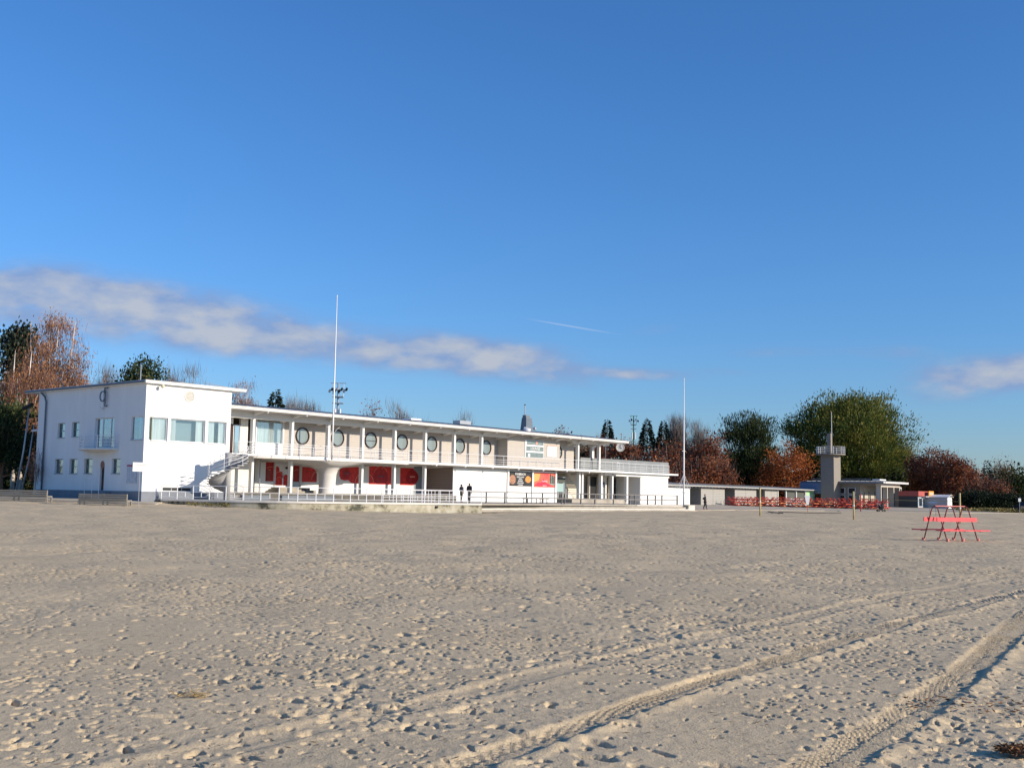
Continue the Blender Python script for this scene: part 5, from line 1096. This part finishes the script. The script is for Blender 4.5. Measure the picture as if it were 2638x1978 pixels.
tree('bare_tree', 'bare grey crown standing above the middle of the wing roof', 1028, 170, 1034, 62, 'tan', n=80, twigs=3420, clumps=40, sig=.7, nlimb=26, bark=GREYBK, group=wood)
tree('oak_tree', 'low brown crown peeping over the roof beside the skylight', 1085, 170, 1068, 70, 'oak', n=700, leaf=.2, twigs=800, clumps=40, sig=.7, mode='random', group=wood, bark=GREYBK)
tree('bare_tree', 'round bare crown behind the grey roof box', 1194, 180, 1062, 46, 'tan', n=60, twigs=3230, clumps=34, sig=.7, nlimb=24, bark=GREYBK, group=wood)
# right wood
oaks = [(1450, 205, 1108, 70, 'oak', 'faded red crown left above the right roof slope'), (1500, 210, 1104, 70, 'tan', 'brownish half-bare crown above the right roof slope'), (1545, 200, 1112, 70, 'oak', 'dull red crown between the roof and the first spruce'),
        (1605, 195, 1105, 100, 'red', 'dark red crown just above the hanging clock'), (1560, 178, 1165, 110, 'oak', 'dark brown tree seen between the last two gallery columns'), (1665, 185, 1150, 110, 'oak', 'brown tree filling the gap right of the clock'),
        (1640, 172, 1190, 90, 'orange', 'orange leaved tree directly above the grey parapet'), (1720, 178, 1130, 110, 'red', 'deep red tree behind the thin right flagpole'), (1700, 165, 1185, 80, 'orange', 'bright orange low tree at the end of the parapet'),
        (1775, 182, 1120, 100, 'oak', 'red and brown tree right of the thin flagpole'), (1840, 180, 1108, 90, 'red', 'dark crimson crown left of the dark green tree'), (1800, 165, 1165, 130, 'oak', 'broad brown tree over the low cabin roof'), (1745, 158, 1215, 90, 'oak', 'brown undergrowth tree right behind the flagpole stays'),
        (1862, 170, 1180, 80, 'oak', 'brown tree at the foot of the dark green tree'), (1765, 200, 1150, 90, 'oak', 'shaded brown tree deep in the wood')]
for (px, Y, yt, w, kd, lb) in oaks:
    tree('oak_tree', lb, px, Y, yt, w, kd, n=3800, leaf=.26, clumps=75, sig=.75, mode='random', low=.08, group=wood, elong=1.4, nlimb=20, twigs=700, bark=GREYBK)
for (px, yt, w, lb) in ((1568, 1078, 50, 'spruce above the roof end, left of the green mast'), (1671, 1075, 54, 'middle spruce right of the green mast'), (1714, 1080, 46, 'spruce closest to the bare twin trees')):
    conifer(lb, px, 215, yt, w, 1170, n=2300, group=wood)
for (px, yt, w, lb) in ((1740, 1066, 36, 'bare tall tree just left of the right flagpole'), (1757, 1062, 36, 'bare tall twin tree touching the right flagpole'), (1795, 1086, 50, 'bare rounded tree right of the flagpole top'), (1825, 1100, 44, 'small bare tree left of the crimson crown')):
    tree('bare_tree', lb, px, 220, yt, w, 'tan', n=100, leaf=.16, twigs=4560, clumps=50, sig=.7, nlimb=28, bark=GREYBK, group=wood)
tree('maple_tree', 'dark green feathery tree over the cabin roof', 1932, 199, 1060, 165, 'maple', n=22000, leaf=.26, elong=2.4, width=.22, clumps=150, sig=.8, low=.05, nlimb=40, group=wood, lobes=[(-.12, 0, .78, .28, .2), (.15, 0, .76, .25, .18), (0, 0, .55, .45, .3), (.25, 0, .42, .26, .3), (-.25, 0, .5, .25, .25), (0, 0, .25, .48, .22)])
tree('oak_tree', 'round orange-brown tree left of the lookout tower', 2028, 193, 1138, 172, 'orange', n=11000, leaf=.20, clumps=150, sig=.7, mode='random', low=.05, nlimb=40, group=wood, elong=1.4)
tree('maple_tree', 'huge domed green tree towering behind the lookout tower', 2196, 205, 998, 360, 'big', n=74000, leaf=.25, elong=1.9, width=.30, clumps=420, sig=1.05, low=.05, nlimb=80, group=wood, trunk_r=.55, shell=.5,
     lobes=[(-.10, 0, .78, .20, .20), (.10, 0, .76, .22, .20), (0, 0, .6, .38, .30), (.24, 0, .56, .22, .26), (-.26, 0, .60, .20, .2), (-.38, 0, .62, .10, .07), (-.3, 0, .40, .18, .2), (.32, 0, .36, .17, .25), (.05, 0, .3, .42, .25)])
tree('oak_tree', 'orange-brown tree peeping out beyond the pavilion roof', 2375, 190, 1200, 60, 'orange', n=2600, leaf=.24, clumps=50, sig=.7, mode='random', low=.05, group=wood)
for (px, Y, yt, w, kd, n, lb) in ((2400, 190, 1152, 110, 'red', 6000, 'dark red tree right of the huge green tree'), (2455, 185, 1162, 120, 'red', 7000, 'wide crimson tree above the curved-roof trailer'), (2500, 190, 1205, 90, 'oak', 4200, 'low red-brown tree right of the crimson one'), (2500, 215, 1195, 60, 'olive', 1500, 'small olive crown behind the crimson tree'),
                              (2545, 180, 1235, 110, 'oak', 4200, 'russet branches hanging over the dark hedge'), (2586, 210, 1176, 75, 'tan', 3000, 'pale tan half-bare birch near the right edge')):
    tree('oak_tree' if kd != 'tan' else 'birch_tree', lb, px, Y, yt, w, kd, n=n, leaf=.24, clumps=90, sig=.75, mode='random', low=.12, group=wood, elong=1.4, nlimb=34, twigs=900, bark=GREYBK if kd != 'tan' else BIRCH)
conifer('dark spruce beside the pale tan birch', 2550, 200, 1186, 46, 1290, n=1500, group=wood)
tree('pine_tree', 'dark green pine at the right edge of the picture', 2632, 190, 1200, 90, 'maple', n=5000, leaf=.26, clumps=60, sig=.8, low=.05, group=wood)
for i, (px, w, yt, lb) in enumerate(((2515, 90, 1255, 'dark clipped bush nearest the trailer'), (2565, 100, 1262, 'middle dark bush beyond the pink bench'), (2618, 90, 1270, 'dark bush at the right edge'))):
    tree('bush', lb, px, 165, yt, w, 'hedge', cat='bush', n=6500, leaf=.16, clumps=90, sig=.5, mode='random', low=.0, zb=.4, nlimb=10, group='dark bushes at the right', lobes=[(0, 0, .5, .45, .45), (-.2, 0, .4, .3, .35), (.2, 0, .42, .3, .35)])
# low undergrowth closing the view below the crowns
def mass(name, lab, x0, x1, Y, h, n, m, size=.45, dz=.7, yj=3):
    x = RNG.uniform(x0, x1, n); z = h * RNG.uniform(0, 1, n) ** .8 * (.72 + .28 * np.sin(x * .35) * np.cos(x * .13 + 1)); y = Y + RNG.normal(size=n) * yj
    c = np.stack([x, y, z + dz], 1); d = unit(RNG.normal(size=(n, 3))); b = unit(np.cross(d, RNG.normal(size=(n, 3)))) * size * .4
    o = quads(c, d * size, b, name, m, None); o['kind'] = 'stuff'; o['label'] = lab; o['category'] = 'undergrowth'; return o
mass('wood_undergrowth', 'dark undergrowth of the wood behind the low cabins', 12, 62, 203, 8.5, 24000, LM['hedge'], .75)
mass('wood_undergrowth', 'shadowy undergrowth behind the beach at the right edge', 60, 110, 205, 6.5, 14000, LM['hedge'], .7)
mass('wood_undergrowth', 'brown undergrowth at the foot of the left birches', -62, -36, 122, 7.5, 12000, LM['oak'], .4)
mass('wood_undergrowth', 'dark green thicket at the left edge behind the benches', -60, -38.5, 116, 5.0, 12000, LM['hedge'], .45)
mass('wood_undergrowth', 'low wood hidden behind the beach house', -36, 12, 178, 6.0, 6000, LM['hedge'], .6)
mass('dry_grass', 'strip of dry grass in front of the dark bushes', 62, 76, 158, .45, 5000, LM['olive'], .3, .35, 1.5)
car = thing('parked_car', 'dark parked car half hidden at the right edge of the beach', 'car', at(2655, 158, .35), .3)
MB().prism([(-2.1, -.85), (2.1, -.85), (2.1, .85), (-2.1, .85)], .35, .9).build('body', DARK, car); MB().add([(-1.3, -.75, .9), (1.3, -.75, .9), (1.3, .75, .9), (-1.3, .75, .9), (-.8, -.62, 1.42), (.8, -.62, 1.42), (.8, .62, 1.42), (-.8, .62, 1.42)], [(4, 5, 6, 7), (0, 1, 5, 4), (1, 2, 6, 5), (2, 3, 7, 6), (3, 0, 4, 7)]).build('cabin', BLACKF, car)
for (x, y) in ((-1.3, -.88), (1.3, -.88), (-1.3, .84), (1.3, .84)): MB().disc((x, y, .33), (0, 1, 0), .33, .08, 16).build('wheel', BLACKF, car)
ed = tag(box('edge_sign', WMETAL, None, -.16, .16, -.02, .02, 1.5, 1.9), 'small white sign on a thin post at the right edge', 'sign'); ed.location = at(2632, 140, .3); MB().tube([(0, .03, 0), (0, .03, 2.0)], .03, 5).build('post', STEEL, ed)

# ------------------------------------------------------------------ seaweed, straw and debris on the sand
def gz(x, y):
    return float(base_z(np.array([x]), np.array([y]))[0])
def clump(name, lab, x, y, r, n, m, h=.06, ln=.12, wd=.03):
    z = gz(x, y); a = RNG.uniform(0, 6.28, n); q = r * RNG.uniform(0, 1, n) ** .6; c = np.stack([x + np.cos(a) * q * 1.5, y + np.sin(a) * q, z + .015 + RNG.uniform(0, h, n)], 1)
    d = unit(RNG.normal(size=(n, 3)) * np.array([1, 1, .25])); b = unit(np.cross(d, RNG.normal(size=(n, 3)))) * wd * .5
    o = quads(c, d * ln, b, name, m, None); o['kind'] = 'stuff'; o['label'] = lab; o['category'] = 'seaweed'; return o
SWD = leafmat('dry_seaweed', [(.05, .03, .02), (.13, .06, .025), (.24, .12, .05)], 0)
clump('seaweed_clump', 'dark brown heap of dry seaweed at the bottom right corner', 3.12, 7.10, .10, 1300, SWD, .025, .04, .010)
clump('seaweed_clump', 'thin scatter of brown seaweed above the dark heap', 3.5, 8.6, .4, 160, SWD, .02, .05, .012)
clump('seaweed_clump', 'straw coloured wisp in the lower left of the sand', -2.29, 8.5, .08, 90, leafmat('straw', [(.30, .20, .08), (.45, .32, .14)], 0), .02, .07, .007)
clump('seaweed_clump', 'bits of dry weed left of the near tyre track', -3.6, 7.4, .2, 60, SWD, .02, .05, .012)
k = 3200; r = RNG.uniform(0, 1, k) ** 1.3 * 38 + 6; a = RNG.uniform(rad(-26), rad(26), k); xs_, ys_ = r * np.sin(a), r * np.cos(a)
c = np.stack([xs_, ys_, base_z(xs_, ys_) + .012], 1); d = unit(RNG.normal(size=(k, 3)) * np.array([1, 1, .15])); d[:, 2] *= .2; b = unit(np.cross(d, np.array([[0, 0, 1.0]]))) * RNG.uniform(.002, .006, (k, 1)) * (1 + ys_[:, None] / 15)
o = quads(c, d * RNG.uniform(.015, .06, (k, 1)) * (1 + ys_[:, None] / 20), b, 'beach_litter', SWD, None); o['kind'] = 'stuff'; o['label'] = 'tiny twigs and weed scattered over the sand'; o['category'] = 'debris'
mass('wall_weeds', 'dry weeds growing at the foot of the left terrace wall', *(-23.5, -20.5), 84.0, .12, 160, LM['olive'], .16, .45, .3)

# ------------------------------------------------------------------ people
SKIN = mat('skin', (.45, .26, .19), .6)
def skin(name, pts, edges, rs, m, parent, levels=1):
    me = bpy.data.meshes.new(name); me.from_pydata(pts, edges, []); o = link(name, me, parent); me.materials.append(m)
    o.modifiers.new('skin', 'SKIN').use_smooth_shade = True; sv = me.skin_vertices[0].data
    for i, r in enumerate(rs): sv[i].radius = (r, r) if not isinstance(r, tuple) else r; sv[i].use_root = (i == 0)
    md = o.modifiers.new('sub', 'SUBSURF'); md.levels = levels; md.render_levels = levels; return o
def person(lab, loc, rz, h, coat, trous, hairm, step=.0, lean=0, hood=False, pack=None, armbend=0.0):
    t = thing('person', lab, 'person', loc, rz); k = h / 1.75
    def S(p): return (p[0] * k, p[1] * k, p[2] * k)
    P = [(0, 0, .95), (0, lean * .3, 1.18), (0, lean * .7, 1.40), (0, lean, 1.50), (0, lean - .01, 1.60), (0, lean - .01, 1.70)]; E = [(0, 1), (1, 2), (2, 3), (3, 4), (4, 5)]; R = [(.15, .11), (.14, .10), (.15, .10), .055, .088, .075]
    for s_ in (-1, 1):
        b = len(P); sp_ = step * s_
        P += [(s_ * .09, 0, .86), (s_ * .10, -sp_ * .5 - .02, .48), (s_ * .10, -sp_ + .03, .09), (s_ * .105, -sp_ - .14, .04)]; E += [(0, b), (b, b + 1), (b + 1, b + 2), (b + 2, b + 3)]; R += [.095, .06, .045, .04]
        b = len(P); el_ = -armbend * .25
        P += [(s_ * .20, lean * .8, 1.42), (s_ * .25, lean * .6 + .02, 1.15), (s_ * (.24 - armbend * .1), lean * .5 + el_, .92 + armbend * .2), (s_ * (.24 - armbend * .12), lean * .5 + el_ - .02, .83 + armbend * .2)]; E += [(2, b), (b, b + 1), (b + 1, b + 2), (b + 2, b + 3)]; R += [.06, .045, .032, .026]
        hb = b + 3
        for f in range(5):
            q = len(P); o_ = (f - 1.5) * .018; P += [(P[hb][0] + (s_ * -.03 if f == 4 else 0), P[hb][1] + o_, P[hb][2] - (.02 if f == 4 else .045)), (P[hb][0] + (s_ * -.045 if f == 4 else s_ * -.008), P[hb][1] + o_ * 1.1, P[hb][2] - (.05 if f == 4 else .09))]; E += [(hb, q), (q, q + 1)]; R += [.009, .008]
    skin('body', [S(p) for p in P], E, [(r[0] * k, r[1] * k) if isinstance(r, tuple) else r * k for r in R], SKIN, t)
    # coat
    P = [(0, 0, .80), (0, .0, 1.0), (0, lean * .4, 1.22), (0, lean * .75, 1.42), (0, lean, 1.51)]; E = [(0, 1), (1, 2), (2, 3), (3, 4)]; R = [(.20, .15), (.185, .145), (.185, .14), (.18, .12), .075]
    for s_ in (-1, 1):
        b = len(P); el_ = -armbend * .25; P += [(s_ * .21, lean * .8, 1.41), (s_ * .26, lean * .6 + .02, 1.15), (s_ * (.25 - armbend * .1), lean * .5 + el_, .90 + armbend * .2)]; E += [(3, b), (b, b + 1), (b + 1, b + 2)]; R += [.085, .068, .052]
    skin('coat', [S(p) for p in P], E, [(r[0] * k, r[1] * k) if isinstance(r, tuple) else r * k for r in R], coat, t)
    P = [(0, 0, .93)]; E = []; R = [(.165, .125)]
    for s_ in (-1, 1): b = len(P); sp_ = step * s_; P += [(s_ * .095, 0, .82), (s_ * .105, -sp_ * .5 - .02, .48), (s_ * .105, -sp_ + .03, .12)]; E += [(0, b), (b, b + 1), (b + 1, b + 2)]; R += [.11, .078, .062]
    skin('trousers', [S(p) for p in P], E, [(r[0] * k, r[1] * k) if isinstance(r, tuple) else r * k for r in R], trous, t)
    for s_ in (-1, 1): skin('shoe', [S((s_ * .105, -step * s_ + .05, .045)), S((s_ * .108, -step * s_ - .16, .035))], [(0, 1)], [.05 * k, .042 * k], BLACKF, t)
    skin('hood' if hood else 'hair', [S((0, lean + .03, 1.50)), S((0, lean + .03, 1.62)), S((0, lean + .015, 1.72))], [(0, 1), (1, 2)], [(.10 if hood else .05) * k, (.115 if hood else .095) * k, (.09 if hood else .085) * k], hairm, t)
    nf = MB().tube([S((0, lean - .09, 1.63)), S((0, lean - .12, 1.60))], [.008, .016], 5).build('nose', SKIN, t)
    if pack: skin('rucksack', [S((0, lean * .6 + .19, 1.08)), S((0, lean * .7 + .19, 1.36))], [(0, 1)], [(.15 * k, .10 * k), (.13 * k, .08 * k)], pack, t)
    return t
C1 = mat('dark_coat', (.035, .035, .04), .8, .2, 8); C2 = mat('grey_coat', (.13, .13, .14), .8, .2, 8); C3 = mat('olive_coat', (.06, .065, .04), .8, .3, 8); TR1 = mat('dark_trousers', (.02, .022, .028), .8); TR2 = mat('brown_trousers', (.09, .08, .06), .8); HR = mat('dark_hair', (.02, .014, .01), .6)
person('walker in a hooded grey jacket, left of the two on the terrace', L(19.4, -6, TZ), 2.3, 1.70, C2, TR2, C1, step=.12, hood=True, armbend=.6)
person('taller bareheaded walker in a long dark coat, right of the two on the terrace', L(20.9, -5.6, TZ), 2.5, 1.82, C1, TR1, HR, step=.1, lean=-.03, armbend=.1)
person('lone walker in dark clothes carrying an olive rucksack in front of the cabins', at(1821.5, 127, .31), 1.3, 1.74, C1, TR1, HR, step=.16, pack=C3, armbend=.5)
